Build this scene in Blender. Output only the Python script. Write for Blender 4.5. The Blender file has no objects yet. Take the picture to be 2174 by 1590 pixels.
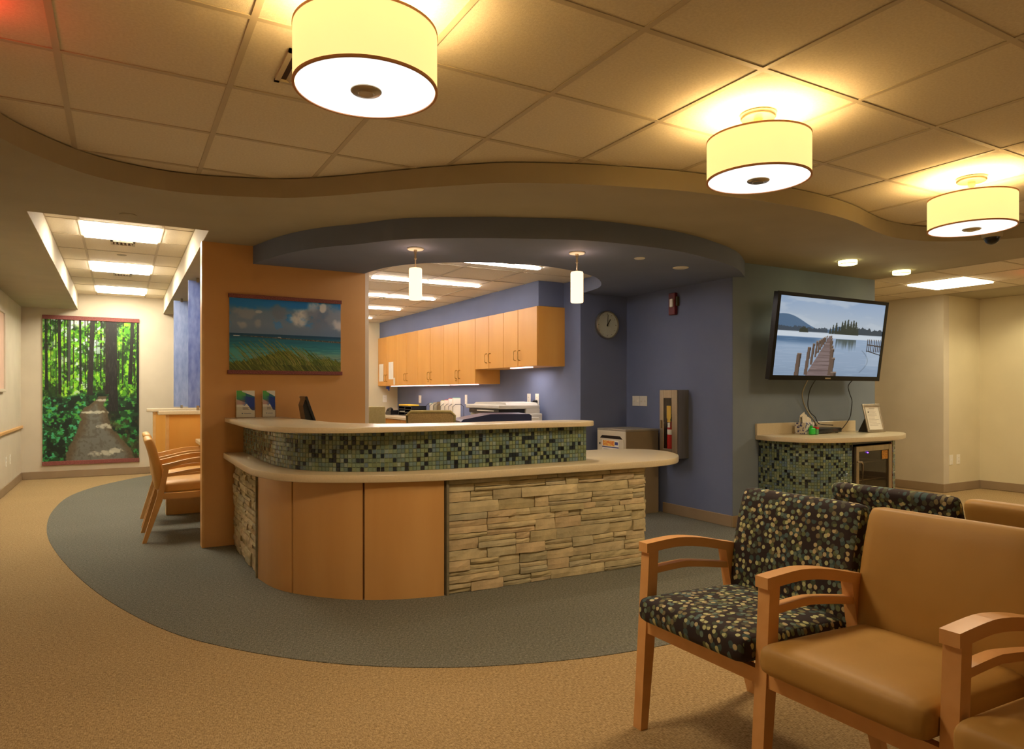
import bpy, bmesh, math, random
import numpy as np
from mathutils import Vector, Matrix
from mathutils.geometry import tessellate_polygon

PI = math.pi
R = math.radians
rng = random.Random(7)
scene = bpy.context.scene
COL = scene.collection

# ------------------------------------------------------------------ camera, world, exposure, room lights
EYE = 1.215
cam_d = bpy.data.cameras.new('camera')
cam_d.sensor_width = 36.0
cam_d.lens = 1457.0 / 2174.0 * 36.0
cam_d.shift_y = (832 - 795) / 2174.0
cam_d.clip_start = 0.05
cam = bpy.data.objects.new('camera', cam_d)
cam.location = (0, 0, EYE)
cam.rotation_euler = (R(90), 0, R(-29.7))
COL.objects.link(cam)
scene.camera = cam
scene.view_settings.view_transform = 'Standard'
scene.view_settings.look = 'None'
scene.view_settings.exposure = 0.0
scene.view_settings.gamma = 1.0
scene.view_settings.use_curve_mapping = False
world = bpy.data.worlds.new('world')
scene.world = world
world.use_nodes = True
world.node_tree.nodes['Background'].inputs[0].default_value = (1.0, 0.8, 0.6, 1)
world.node_tree.nodes['Background'].inputs[1].default_value = 0.05

WARM = (1.0, 0.79, 0.53)
WARMSOFT = (1.0, 0.80, 0.56)
NEUT = (1.0, 0.86, 0.66)


def light(name, kind, loc, energy, color, size=0.1, rot=(0, 0, 0), spot=None, size_y=None, blend=0.5):
    l = bpy.data.lights.new(name, kind)
    l.energy = energy
    l.color = color
    if kind == 'AREA':
        l.size = size
        if size_y:
            l.shape = 'RECTANGLE'
            l.size_y = size_y
        else:
            l.shape = 'DISK'
    else:
        l.shadow_soft_size = size
    if kind == 'SPOT':
        l.spot_size = spot
        l.spot_blend = blend
    o = bpy.data.objects.new(name, l)
    o.location = loc
    o.rotation_euler = rot
    COL.objects.link(o)
    return o


# added warm fill, standing in for unseen lamps behind and beside the camera
for (lx, ly) in ((6.33, 0.3), (2.6, -1.3), (6.0, -1.3)):
    light('added_fill_light', 'POINT', (lx, ly, 2.28), 7, WARM, 0.2)
# exit signs just beyond the frame throw a red light on the ceiling
light('exit_sign_light', 'POINT', (-0.46, 2.80, 2.40), 1.6, (1.0, 0.04, 0.02), 0.04)
light('exit_sign_light', 'POINT', (7.78, 3.2, 2.30), 1.0, (1.0, 0.05, 0.03), 0.04)

# ------------------------------------------------------------------ colour and material helpers


def lin(c):
    c = np.asarray(c, dtype=float)
    return np.where(c <= 0.04045, c / 12.92, ((c + 0.055) / 1.055) ** 2.4)


def S(r, g, b):
    v = lin(np.array([r, g, b]) / 255.0)
    return (float(v[0]), float(v[1]), float(v[2]), 1.0)


MATS = {}


def new_mat(name):
    m = bpy.data.materials.new(name)
    m.use_nodes = True
    nt = m.node_tree
    b = nt.nodes['Principled BSDF']
    MATS[name] = m
    return m, nt, b


def N(nt, t, **kw):
    n = nt.nodes.new(t)
    for k, v in kw.items():
        if k.startswith('in_'):
            key = k[3:].replace('_', ' ')
            n.inputs[key].default_value = v
        else:
            setattr(n, k, v)
    return n


def mat(name, c1, rough=0.6, c2=None, scale=8.0, stretch=(1, 1, 1), bump=0.0, bscale=None, metal=0.0,
        spec=None, coat=0.0, detail=4.0, alpha=None, trans=0.0, lo=0.35, hi=0.65):
    m, nt, b = new_mat(name)
    b.inputs['Roughness'].default_value = rough
    b.inputs['Metallic'].default_value = metal
    if spec is not None:
        b.inputs['Specular IOR Level'].default_value = spec
    if coat:
        b.inputs['Coat Weight'].default_value = coat
        b.inputs['Coat Roughness'].default_value = 0.15
    if trans:
        b.inputs['Transmission Weight'].default_value = trans
    tc = N(nt, 'ShaderNodeTexCoord')
    mp = N(nt, 'ShaderNodeMapping')
    mp.inputs['Scale'].default_value = stretch
    nt.links.new(tc.outputs['Object'], mp.inputs['Vector'])
    nz = N(nt, 'ShaderNodeTexNoise')
    nz.inputs['Scale'].default_value = scale
    nz.inputs['Detail'].default_value = detail
    nt.links.new(mp.outputs[0], nz.inputs['Vector'])
    cr = N(nt, 'ShaderNodeValToRGB')
    cr.color_ramp.elements[0].position = lo
    cr.color_ramp.elements[1].position = hi
    cr.color_ramp.elements[0].color = c1
    cr.color_ramp.elements[1].color = c2 if c2 else tuple(min(1, x * 1.06) for x in c1[:3]) + (1,)
    nt.links.new(nz.outputs['Fac'], cr.inputs[0])
    nt.links.new(cr.outputs[0], b.inputs['Base Color'])
    if bump:
        nb = N(nt, 'ShaderNodeTexNoise')
        nb.inputs['Scale'].default_value = bscale or scale * 4
        nb.inputs['Detail'].default_value = 3
        nt.links.new(mp.outputs[0], nb.inputs['Vector'])
        bp = N(nt, 'ShaderNodeBump')
        bp.inputs['Strength'].default_value = bump
        bp.inputs['Distance'].default_value = 0.01
        nt.links.new(nb.outputs['Fac'], bp.inputs['Height'])
        nt.links.new(bp.outputs[0], b.inputs['Normal'])
    return m


def emit(name, color, strength, base=None):
    m, nt, b = new_mat(name)
    b.inputs['Base Color'].default_value = base or color
    b.inputs['Emission Color'].default_value = color
    b.inputs['Emission Strength'].default_value = strength
    b.inputs['Roughness'].default_value = 0.6
    # fine vertical weave in the light giving surface
    tc = N(nt, 'ShaderNodeTexCoord')
    nz = N(nt, 'ShaderNodeTexNoise')
    nz.inputs['Scale'].default_value = 6
    nt.links.new(tc.outputs['Object'], nz.inputs['Vector'])
    mr = N(nt, 'ShaderNodeMapRange')
    mr.inputs[3].default_value = strength * 0.96
    mr.inputs[4].default_value = strength * 1.04
    nt.links.new(nz.outputs['Fac'], mr.inputs[0])
    nt.links.new(mr.outputs[0], b.inputs['Emission Strength'])
    return m


def print_mat(name, emission=0.0, rough=0.6):
    m, nt, b = new_mat(name)
    at = N(nt, 'ShaderNodeAttribute', attribute_name='Col')
    b.inputs['Roughness'].default_value = rough
    if emission:
        b.inputs['Base Color'].default_value = (0.01, 0.01, 0.01, 1)
        nt.links.new(at.outputs['Color'], b.inputs['Emission Color'])
        b.inputs['Emission Strength'].default_value = emission
    else:
        nt.links.new(at.outputs['Color'], b.inputs['Base Color'])
    return m


def voronoi_dots(name):
    """dark brown cloth printed with overlapping pale ovals (UV driven, metres)"""
    m, nt, b = new_mat(name)
    b.inputs['Roughness'].default_value = 0.85
    uv = N(nt, 'ShaderNodeUVMap', uv_map='UVMap')
    prev = None
    base = N(nt, 'ShaderNodeRGB')
    base.outputs[0].default_value = S(42, 30, 30)
    prev = base.outputs[0]
    layers = [(42, 0.42, (0, 0, 0), [S(66, 74, 58), S(58, 80, 80), S(78, 78, 62)]),
              (46, 0.38, (3.1, 7.7, 0), [S(104, 112, 74), S(82, 104, 104), S(122, 112, 80)]),
              (49, 0.35, (9.3, 1.9, 0), [S(186, 190, 140), S(104, 124, 112), S(190, 176, 134)])]
    for (sc, th, off, cols) in layers:
        mp = N(nt, 'ShaderNodeMapping')
        mp.inputs['Location'].default_value = off
        mp.inputs['Scale'].default_value = (1.0, 0.78, 1)
        nt.links.new(uv.outputs[0], mp.inputs['Vector'])
        vo = N(nt, 'ShaderNodeTexVoronoi', voronoi_dimensions='2D')
        vo.inputs['Scale'].default_value = sc
        vo.inputs['Randomness'].default_value = 0.9
        nt.links.new(mp.outputs[0], vo.inputs['Vector'])
        lt = N(nt, 'ShaderNodeMapRange')
        lt.inputs[1].default_value = th - 0.03
        lt.inputs[2].default_value = th + 0.02
        lt.inputs[3].default_value = 1
        lt.inputs[4].default_value = 0
        nt.links.new(vo.outputs['Distance'], lt.inputs[0])
        sp = N(nt, 'ShaderNodeSeparateColor')
        nt.links.new(vo.outputs['Color'], sp.inputs[0])
        # about half the cells carry a dot
        gt = N(nt, 'ShaderNodeMath', operation='GREATER_THAN')
        gt.inputs[1].default_value = 0.52
        nt.links.new(sp.outputs[1], gt.inputs[0])
        mu = N(nt, 'ShaderNodeMath', operation='MULTIPLY')
        nt.links.new(lt.outputs[0], mu.inputs[0])
        nt.links.new(gt.outputs[0], mu.inputs[1])
        cr = N(nt, 'ShaderNodeValToRGB')
        cr.color_ramp.interpolation = 'CONSTANT'
        cr.color_ramp.elements[0].color = cols[0]
        cr.color_ramp.elements[1].position = 0.4
        cr.color_ramp.elements[1].color = cols[1]
        e = cr.color_ramp.elements.new(0.72)
        e.color = cols[2]
        nt.links.new(sp.outputs[0], cr.inputs[0])
        mx = N(nt, 'ShaderNodeMix', data_type='RGBA')
        nt.links.new(mu.outputs[0], mx.inputs[0])
        nt.links.new(prev, mx.inputs[6])
        nt.links.new(cr.outputs[0], mx.inputs[7])
        prev = mx.outputs[2]
    nt.links.new(prev, b.inputs['Base Color'])
    return m


def random_ramp(name, cols, rough=0.8, bump=0.5, bscale=60, spec=None, attr=None, nscale=9):
    """one colour per object (or per face colour attribute), with grain"""
    m, nt, b = new_mat(name)
    b.inputs['Roughness'].default_value = rough
    if spec is not None:
        b.inputs['Specular IOR Level'].default_value = spec
    if attr:
        at = N(nt, 'ShaderNodeAttribute', attribute_name=attr)
        nt.links.new(at.outputs['Color'], b.inputs['Base Color'])
        return m
    oi = N(nt, 'ShaderNodeObjectInfo')
    cr = N(nt, 'ShaderNodeValToRGB')
    cr.color_ramp.interpolation = 'LINEAR'
    n = len(cols)
    cr.color_ramp.elements[0].color = cols[0]
    cr.color_ramp.elements[1].color = cols[-1]
    for i, c in enumerate(cols[1:-1]):
        e = cr.color_ramp.elements.new((i + 1) / (n - 1))
        e.color = c
    nt.links.new(oi.outputs['Random'], cr.inputs[0])
    tc = N(nt, 'ShaderNodeTexCoord')
    nz = N(nt, 'ShaderNodeTexNoise')
    nz.inputs['Scale'].default_value = nscale
    nz.inputs['Detail'].default_value = 6
    nt.links.new(tc.outputs['Object'], nz.inputs['Vector'])
    mr = N(nt, 'ShaderNodeMapRange')
    mr.inputs[1].default_value = 0.3
    mr.inputs[2].default_value = 0.7
    mr.inputs[3].default_value = 0.72
    mr.inputs[4].default_value = 1.15
    nt.links.new(nz.outputs['Fac'], mr.inputs[0])
    vm = N(nt, 'ShaderNodeVectorMath', operation='SCALE')
    nt.links.new(cr.outputs[0], vm.inputs[0])
    nt.links.new(mr.outputs[0], vm.inputs[3])
    nt.links.new(vm.outputs[0], b.inputs['Base Color'])
    if bump:
        nb = N(nt, 'ShaderNodeTexNoise')
        nb.inputs['Scale'].default_value = bscale
        nb.inputs['Detail'].default_value = 5
        nt.links.new(tc.outputs['Object'], nb.inputs['Vector'])
        bp = N(nt, 'ShaderNodeBump')
        bp.inputs['Strength'].default_value = bump
        bp.inputs['Distance'].default_value = 0.006
        nt.links.new(nb.outputs['Fac'], bp.inputs['Height'])
        nt.links.new(bp.outputs[0], b.inputs['Normal'])
    return m


def carpet(name, ca, cb, cc, seam=False):
    m, nt, b = new_mat(name)
    b.inputs['Roughness'].default_value = 0.95
    b.inputs['Specular IOR Level'].default_value = 0.1
    tc = N(nt, 'ShaderNodeTexCoord')
    outs = []
    for st in ((260, 60, 1), (60, 260, 1)):
        mp = N(nt, 'ShaderNodeMapping')
        mp.inputs['Scale'].default_value = st
        nt.links.new(tc.outputs['Object'], mp.inputs['Vector'])
        nz = N(nt, 'ShaderNodeTexNoise')
        nz.inputs['Scale'].default_value = 1.0
        nz.inputs['Detail'].default_value = 2
        nt.links.new(mp.outputs[0], nz.inputs['Vector'])
        outs.append(nz.outputs['Fac'])
    ad = N(nt, 'ShaderNodeMath', operation='ADD')
    nt.links.new(outs[0], ad.inputs[0])
    nt.links.new(outs[1], ad.inputs[1])
    hf = N(nt, 'ShaderNodeMath', operation='MULTIPLY')
    hf.inputs[1].default_value = 0.5
    nt.links.new(ad.outputs[0], hf.inputs[0])
    cr = N(nt, 'ShaderNodeValToRGB')
    cr.color_ramp.elements[0].position = 0.36
    cr.color_ramp.elements[0].color = ca
    cr.color_ramp.elements[1].position = 0.64
    cr.color_ramp.elements[1].color = cc
    e = cr.color_ramp.elements.new(0.5)
    e.color = cb
    nt.links.new(hf.outputs[0], cr.inputs[0])
    # broad wear
    nw = N(nt, 'ShaderNodeTexNoise')
    nw.inputs['Scale'].default_value = 1.3
    nw.inputs['Detail'].default_value = 3
    nt.links.new(tc.outputs['Object'], nw.inputs['Vector'])
    mr = N(nt, 'ShaderNodeMapRange')
    mr.inputs[3].default_value = 0.9
    mr.inputs[4].default_value = 1.1
    nt.links.new(nw.outputs['Fac'], mr.inputs[0])
    vm = N(nt, 'ShaderNodeVectorMath', operation='SCALE')
    nt.links.new(cr.outputs[0], vm.inputs[0])
    nt.links.new(mr.outputs[0], vm.inputs[3])
    nt.links.new(vm.outputs[0], b.inputs['Base Color'])
    bp = N(nt, 'ShaderNodeBump')
    bp.inputs['Strength'].default_value = 0.3
    bp.inputs['Distance'].default_value = 0.002
    nt.links.new(hf.outputs[0], bp.inputs['Height'])
    nt.links.new(bp.outputs[0], b.inputs['Normal'])
    return m


M_TILE = mat('ceiling_tile_white', S(226, 214, 190), 0.9, S(236, 225, 202), 90, bump=0.15, bscale=220)
M_GRID = mat('grid_white', S(200, 186, 160), 0.6, scale=4)
M_SOFF = mat('soffit_cream', S(168, 158, 132), 0.85, S(173, 163, 137), 3)
M_CREAM = mat('wall_cream', S(204, 193, 170), 0.8, S(210, 199, 176), 3)
M_BEIGE = mat('wall_beige', S(216, 204, 168), 0.8, S(220, 208, 172), 3)
M_BLUE = mat('wall_blue', S(106, 116, 146), 0.8, S(110, 120, 150), 3)
M_GBLUE = mat('wall_grey_blue', S(122, 134, 146), 0.8, S(128, 140, 150), 3)
M_ORANGE = mat('wall_ochre', S(210, 158, 96), 0.75, S(215, 163, 101), 3)
M_BASE = mat('baseboard_taupe', S(148, 126, 96), 0.6, S(154, 132, 102), 4)
M_TAN = carpet('carpet_tan', S(130, 108, 72), S(164, 138, 97), S(194, 168, 124))
M_GREY = carpet('carpet_grey', S(84, 84, 72), S(110, 109, 97), S(140, 138, 126))
M_WOOD = mat('maple', S(206, 142, 70), 0.38, S(220, 158, 84), 7, (1, 1, 0.12), coat=0.15, bump=0.02)
M_WOODP = mat('maple_panel', S(206, 156, 92), 0.34, S(214, 166, 102), 5, (1, 1, 0.15), coat=0.25)
M_CAB = mat('maple_cabinet', S(214, 152, 66), 0.4, S(222, 162, 76), 5, (1, 1, 0.15))
M_BEECH = mat('beech_frame', S(216, 160, 96), 0.4, S(224, 170, 108), 14, (0.3, 1, 1), coat=0.1)
M_BEECH2 = mat('beech_pale', S(214, 164, 98), 0.4, S(222, 174, 108), 14, (0.3, 1, 1))
M_VINYL = mat('tan_vinyl', S(174, 134, 68), 0.5, S(182, 142, 76), 4, bump=0.03, bscale=60, spec=0.3)
M_VINYLP = mat('honey_vinyl', S(206, 158, 84), 0.5, S(212, 164, 92), 4)
M_DOTS = voronoi_dots('dotted_cloth')
M_STONE = mat('quartz_counter', S(212, 196, 160), 0.28, S(222, 206, 172), 120, lo=0.3, hi=0.7, coat=0.2)
M_LEDGE = random_ramp('ledge_stone', [S(178, 164, 122), S(200, 184, 140), S(190, 174, 132), S(212, 194, 150), S(170, 160, 126),
                                      S(204, 184, 142), S(200, 176, 136), S(180, 170, 138), S(206, 190, 146)], 0.9, 0.6, 45)
M_MORTAR = mat('stone_backing', S(120, 112, 86), 0.95, S(134, 124, 96), 30, bump=0.3)
M_MOSAIC = random_ramp('glass_mosaic', [], 0.12, 0, attr='Col', spec=0.6)
M_GROUT = mat('grout', S(186, 196, 158), 0.9, scale=40)
M_DARKGAP = mat('dark_groove', S(60, 34, 14), 0.7)
M_WHITE = mat('white_plastic', S(232, 228, 214), 0.4, scale=5)
M_OFFW = mat('printer_grey', S(206, 202, 190), 0.45, scale=5)
M_BLACK = mat('black_plastic', S(22, 22, 24), 0.3, scale=5)
M_NAVY = mat('navy_plastic', S(30, 40, 84), 0.35, scale=5)
M_STEEL = mat('brushed_steel', S(170, 160, 140), 0.3, S(186, 176, 156), 20, (1, 1, 0.05), metal=0.9)
M_NICKEL = mat('satin_nickel', S(190, 176, 150), 0.3, metal=0.9)
M_BRASS = mat('brass', S(180, 140, 70), 0.3, metal=0.9)
M_RED = mat('fire_red', S(190, 22, 24), 0.35)
M_DRED = mat('strobe_red', S(104, 18, 22), 0.5)
M_YEL = mat('yellow_tag', S(236, 190, 40), 0.7)
M_PAPER = mat('paper_white', S(236, 230, 214), 0.8)
M_MAROON = mat('maroon_felt', S(150, 90, 82), 0.9, S(116, 66, 62), 160, lo=0.4, hi=0.6, bump=0.2)
M_CONS = mat('console_tan', S(140, 122, 92), 0.5, scale=6)
M_CONSF = mat('console_front', S(206, 196, 168), 0.5, scale=6)
M_CONST = mat('console_top', S(150, 142, 124), 0.5, scale=6)
M_OLIVE = mat('olive_cloth', S(170, 152, 98), 0.8, S(178, 160, 106), 60)
M_MESHB = mat('chair_mesh', S(176, 148, 98), 0.7, S(150, 124, 80), 120)
M_CLIP = mat('clock_face', S(236, 238, 222), 0.5)
M_GLASSBLUE = None
M_SHADE = emit('drum_shade', S(255, 221, 142), 1.12, S(240, 220, 160))
M_SHADERIM = mat('shade_trim', S(206, 150, 98), 0.6)
M_DIFF = emit('diffuser_white', S(244, 249, 250), 1.25)
M_TROF = emit('troffer_white', S(255, 243, 222), 34.0)
M_TROFR = emit('troffer_warm', S(255, 238, 200), 16.0)
M_STRIP = emit('strip_white', S(250, 240, 236), 52.0)
M_UNDER = emit('undercabinet_white', S(255, 214, 210), 2.6)
M_PEND = emit('pendant_glass', S(255, 226, 184), 1.7)
M_DOWN = emit('downlight_glass', S(255, 246, 178), 5.0)
M_LED = emit('violet_led', S(120, 70, 255), 5.0)


def glass_mat(name, col, rough=0.02, alpha_mix=0.75):
    """thin tinted glass: transparent mixed with gloss"""
    m, nt, b = new_mat(name)
    nt.nodes.remove(b)
    out = nt.nodes['Material Output']
    tr = N(nt, 'ShaderNodeBsdfTransparent')
    tr.inputs[0].default_value = col
    gl = N(nt, 'ShaderNodeBsdfGlossy')
    gl.inputs['Roughness'].default_value = rough
    lw = N(nt, 'ShaderNodeLayerWeight')
    lw.inputs[0].default_value = 0.5
    pw = N(nt, 'ShaderNodeMath', operation='POWER')
    pw.inputs[1].default_value = 3.5
    nt.links.new(lw.outputs['Facing'], pw.inputs[0])
    fr = N(nt, 'ShaderNodeMath', operation='MULTIPLY_ADD')
    fr.inputs[1].default_value = 0.6
    fr.inputs[2].default_value = 0.03
    nt.links.new(pw.outputs[0], fr.inputs[0])
    mx = N(nt, 'ShaderNodeMixShader')
    nt.links.new(fr.outputs[0], mx.inputs[0])
    nt.links.new(tr.outputs[0], mx.inputs[1])
    nt.links.new(gl.outputs[0], mx.inputs[2])
    nt.links.new(mx.outputs[0], out.inputs[0])
    return m


M_GLASS = glass_mat('clear_glass', (0.96, 0.97, 0.96, 1))
M_ACRYL = glass_mat('clear_acrylic', (0.95, 0.95, 0.93, 1))
M_DGLASS = glass_mat('smoked_glass', (0.7, 0.66, 0.58, 1))


def resin(name, ca, cb):
    m = mat(name, ca, 0.35, cb, 7, (4, 4, 1.2), lo=0.3, hi=0.75, detail=8)
    b = m.node_tree.nodes['Principled BSDF']
    b.inputs['Transmission Weight'].default_value = 0.15
    b.inputs['Roughness'].default_value = 0.35
    return m


M_RESIN = resin('blue_resin', S(92, 112, 186), S(142, 162, 216))
M_RESIN_LIT = resin('lit_blue_resin', S(128, 148, 200), S(168, 184, 222))  # same blue resin, paler to paint in the different light on the farther screen

# ------------------------------------------------------------------ mesh helpers


class MB:
    def __init__(self):
        self.v = []
        self.f = []

    def add(self, vs, fs):
        o = len(self.v)
        self.v += [tuple(p) for p in vs]
        self.f += [tuple(i + o for i in f) for f in fs]
        return self

    def box(self, x0, x1, y0, y1, z0, z1):
        vs = [(x0, y0, z0), (x1, y0, z0), (x1, y1, z0), (x0, y1, z0), (x0, y0, z1), (x1, y0, z1), (x1, y1, z1), (x0, y1, z1)]
        fs = [(0, 3, 2, 1), (4, 5, 6, 7), (0, 1, 5, 4), (1, 2, 6, 5), (2, 3, 7, 6), (3, 0, 4, 7)]
        return self.add(vs, fs)

    def bevbox(self, x0, x1, y0, y1, z0, z1, r=0.005, seg=1):
        bm = bmesh.new()
        m4 = Matrix.Translation(((x0 + x1) / 2, (y0 + y1) / 2, (z0 + z1) / 2)) @ Matrix.Diagonal((x1 - x0, y1 - y0, z1 - z0, 1))
        bmesh.ops.create_cube(bm, size=1.0, matrix=m4)
        bmesh.ops.bevel(bm, geom=list(bm.edges), offset=r, segments=seg, affect='EDGES', profile=0.5)
        return self.from_bm(bm)

    def from_bm(self, bm):
        bm.verts.ensure_lookup_table()
        bm.verts.index_update()
        vs = [tuple(v.co) for v in bm.verts]
        fs = [tuple(v.index for v in f.verts) for f in bm.faces]
        bm.free()
        return self.add(vs, fs)

    def prism(self, poly, z0, z1, holes=None):
        """poly in plan, extruded from z0 to z1"""
        loops = [list(poly)] + [list(h) for h in (holes or [])]
        tris = tessellate_polygon([[Vector((p[0], p[1], 0)) for p in l] for l in loops])
        flat = [p for l in loops for p in l]
        n = len(flat)
        vs = [(p[0], p[1], z0) for p in flat] + [(p[0], p[1], z1) for p in flat]
        fs = []
        for t in tris:
            a, b, c = [flat[i] for i in t]
            ar = (b[0] - a[0]) * (c[1] - a[1]) - (b[1] - a[1]) * (c[0] - a[0])
            t = tuple(t) if ar > 0 else (t[0], t[2], t[1])
            fs.append(tuple(i + n for i in t))
            fs.append((t[0], t[2], t[1]))
        o = 0
        for li, l in enumerate(loops):
            k = len(l)
            area = sum(l[i][0] * l[(i + 1) % k][1] - l[(i + 1) % k][0] * l[i][1] for i in range(k))
            ccw = area > 0
            if li > 0:
                ccw = not ccw
            for i in range(k):
                a, b = o + i, o + (i + 1) % k
                fs.append((a, b, b + n, a + n) if ccw else (b, a, a + n, b + n))
            o += k
        return self.add(vs, fs)

    def extr(self, poly, axis, a0, a1):
        """poly of 2D points extruded on an axis: 'y' -> (x,z) points, 'x' -> (y,z) points"""
        t = MB().prism(poly, a0, a1)
        if axis == 'y':
            vs = [(p[0], p[2], p[1]) for p in t.v]
            fs = [tuple(reversed(f)) for f in t.f]
        else:
            vs = [(p[2], p[0], p[1]) for p in t.v]
            fs = t.f
        return self.add(vs, fs)

    def cyl(self, c, r, z0, z1, seg=24, r2=None):
        r2 = r if r2 is None else r2
        vs = []
        for k, (z, rr) in enumerate(((z0, r), (z1, r2))):
            for i in range(seg):
                a = 2 * PI * i / seg
                vs.append((c[0] + rr * math.cos(a), c[1] + rr * math.sin(a), z))
        fs = [(i, (i + 1) % seg, seg + (i + 1) % seg, seg + i) for i in range(seg)]
        fs.append(tuple(reversed(range(seg))))
        fs.append(tuple(range(seg, 2 * seg)))
        return self.add(vs, fs)

    def lathe(self, c, prof, seg=32, closed=False):
        vs = []
        for (r, z) in prof:
            for i in range(seg):
                a = 2 * PI * i / seg
                vs.append((c[0] + r * math.cos(a), c[1] + r * math.sin(a), c[2] + z))
        fs = []
        n = len(prof)
        for j in range(n - 1 if not closed else n):
            for i in range(seg):
                a = j * seg + i
                b = j * seg + (i + 1) % seg
                c2 = ((j + 1) % n) * seg + (i + 1) % seg
                d = ((j + 1) % n) * seg + i
                fs.append((a, b, c2, d))
        if not closed:
            fs.append(tuple(reversed(range(seg))))
            fs.append(tuple(range((n - 1) * seg, n * seg)))
        return self.add(vs, fs)

    def tube(self, pts, r, seg=8, flat=None):
        """round (or flat=(w,h)) section swept along pts"""
        pts = [Vector(p) for p in pts]
        n = len(pts)
        vs = []
        up = Vector((0, 0, 1))
        for i, p in enumerate(pts):
            d = (pts[min(i + 1, n - 1)] - pts[max(i - 1, 0)]).normalized()
            a = d.cross(up)
            if a.length < 1e-3:
                a = d.cross(Vector((0, 1, 0)))
            a.normalize()
            b = a.cross(d).normalized()
            rr = r[i] if isinstance(r, (list, tuple)) else r
            for k in range(seg):
                t = 2 * PI * k / seg
                if flat:
                    q = [(1, 1), (-1, 1), (-1, -1), (1, -1)][k]
                    vs.append(p + a * q[0] * flat[0] + b * q[1] * flat[1])
                else:
                    vs.append(p + a * rr * math.cos(t) + b * rr * math.sin(t))
        fs = []
        for i in range(n - 1):
            for k in range(seg):
                a0 = i * seg + k
                a1 = i * seg + (k + 1) % seg
                fs.append((a0, a0 + seg, a1 + seg, a1))
        fs.append(tuple(range(seg)))
        fs.append(tuple(reversed(range((n - 1) * seg, n * seg))))
        return self.add(vs, fs)

    def xf(self, m4):
        self.v = [tuple(m4 @ Vector(p)) for p in self.v]
        return self


def tag(o, label=None, cat=None, group=None, kind=None):
    if label:
        o['label'] = label
    if cat:
        o['category'] = cat
    if group:
        o['group'] = group
    if kind:
        o['kind'] = kind
    return o


def mesh_of(name, mb, m, smooth=False):
    me = bpy.data.meshes.new(name)
    me.from_pydata(mb.v, [], mb.f)
    me.materials.append(m)
    me.update()
    if smooth:
        for p in me.polygons:
            p.use_smooth = True
        try:
            me.set_sharp_from_angle(angle=R(smooth if smooth is not True else 40))
        except Exception:
            pass
    return me


def root_world(o):
    v = Vector((0, 0, 0))
    while o is not None:
        v += o.location
        o = o.parent
    return v


def part(name, mb, m, parent=None, smooth=False, label=None, kind=None, local=False, loc=None):
    """mb is in world coordinates unless local; parents are unrotated while building"""
    if parent is not None and not local:
        w = root_world(parent)
        mb.v = [(p[0] - w.x, p[1] - w.y, p[2] - w.z) for p in mb.v]
    o = bpy.data.objects.new(name, mesh_of(name, mb, m, smooth))
    COL.objects.link(o)
    o.parent = parent
    if loc:
        o.location = loc
    if label:
        o['label'] = label
    if kind:
        o['kind'] = kind
    return o


def thing(name, label, cat, loc, group=None):
    o = bpy.data.objects.new(name, None)
    o.empty_display_size = 0.1
    o.location = loc
    COL.objects.link(o)
    return tag(o, label, cat, group)


def struct(name, mb, m, parent=None, smooth=False):
    o = part(name, mb, m, parent, smooth)
    if parent is None:
        o['kind'] = 'structure'
    return o


def copy_tree(o, parent=None):
    c = o.copy()
    COL.objects.link(c)
    c.parent = parent
    for ch in list(o.children):
        copy_tree(ch, c)
    return c


def smooth_curve(pts, n=6, closed=False):
    out = []
    k = len(pts)
    rngi = range(k if closed else k - 1)
    for i in rngi:
        p0 = pts[(i - 1) % k] if (closed or i > 0) else pts[0]
        p1 = pts[i]
        p2 = pts[(i + 1) % k]
        p3 = pts[(i + 2) % k] if (closed or i + 2 < k) else pts[-1]
        for j in range(n):
            t = j / n
            q = []
            for d in range(2):
                a = 2 * p1[d]
                b = p2[d] - p0[d]
                c = 2 * p0[d] - 5 * p1[d] + 4 * p2[d] - p3[d]
                e = -p0[d] + 3 * p1[d] - 3 * p2[d] + p3[d]
                q.append(0.5 * (a + b * t + c * t * t + e * t ** 3))
            out.append(tuple(q))
    if not closed:
        out.append(tuple(pts[-1]))
    return out


def arclen(path):
    s = [0.0]
    for a, b in zip(path, path[1:]):
        s.append(s[-1] + math.dist(a, b))
    return s


def at_len(path, s, t):
    """point and unit tangent at arc length t"""
    t = max(0, min(s[-1] - 1e-6, t))
    for i in range(len(s) - 1):
        if s[i + 1] >= t:
            k = (t - s[i]) / max(1e-9, s[i + 1] - s[i])
            a, b = path[i], path[i + 1]
            d = math.dist(a, b)
            return ((a[0] + (b[0] - a[0]) * k, a[1] + (b[1] - a[1]) * k), ((b[0] - a[0]) / d, (b[1] - a[1]) / d))


def offset_path(path, d):
    """shift a path to its left by d"""
    out = []
    n = len(path)
    for i in range(n):
        a = path[max(i - 1, 0)]
        b = path[min(i + 1, n - 1)]
        l = math.dist(a, b)
        tx, ty = (b[0] - a[0]) / l, (b[1] - a[1]) / l
        out.append((path[i][0] - ty * d, path[i][1] + tx * d))
    return out


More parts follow.
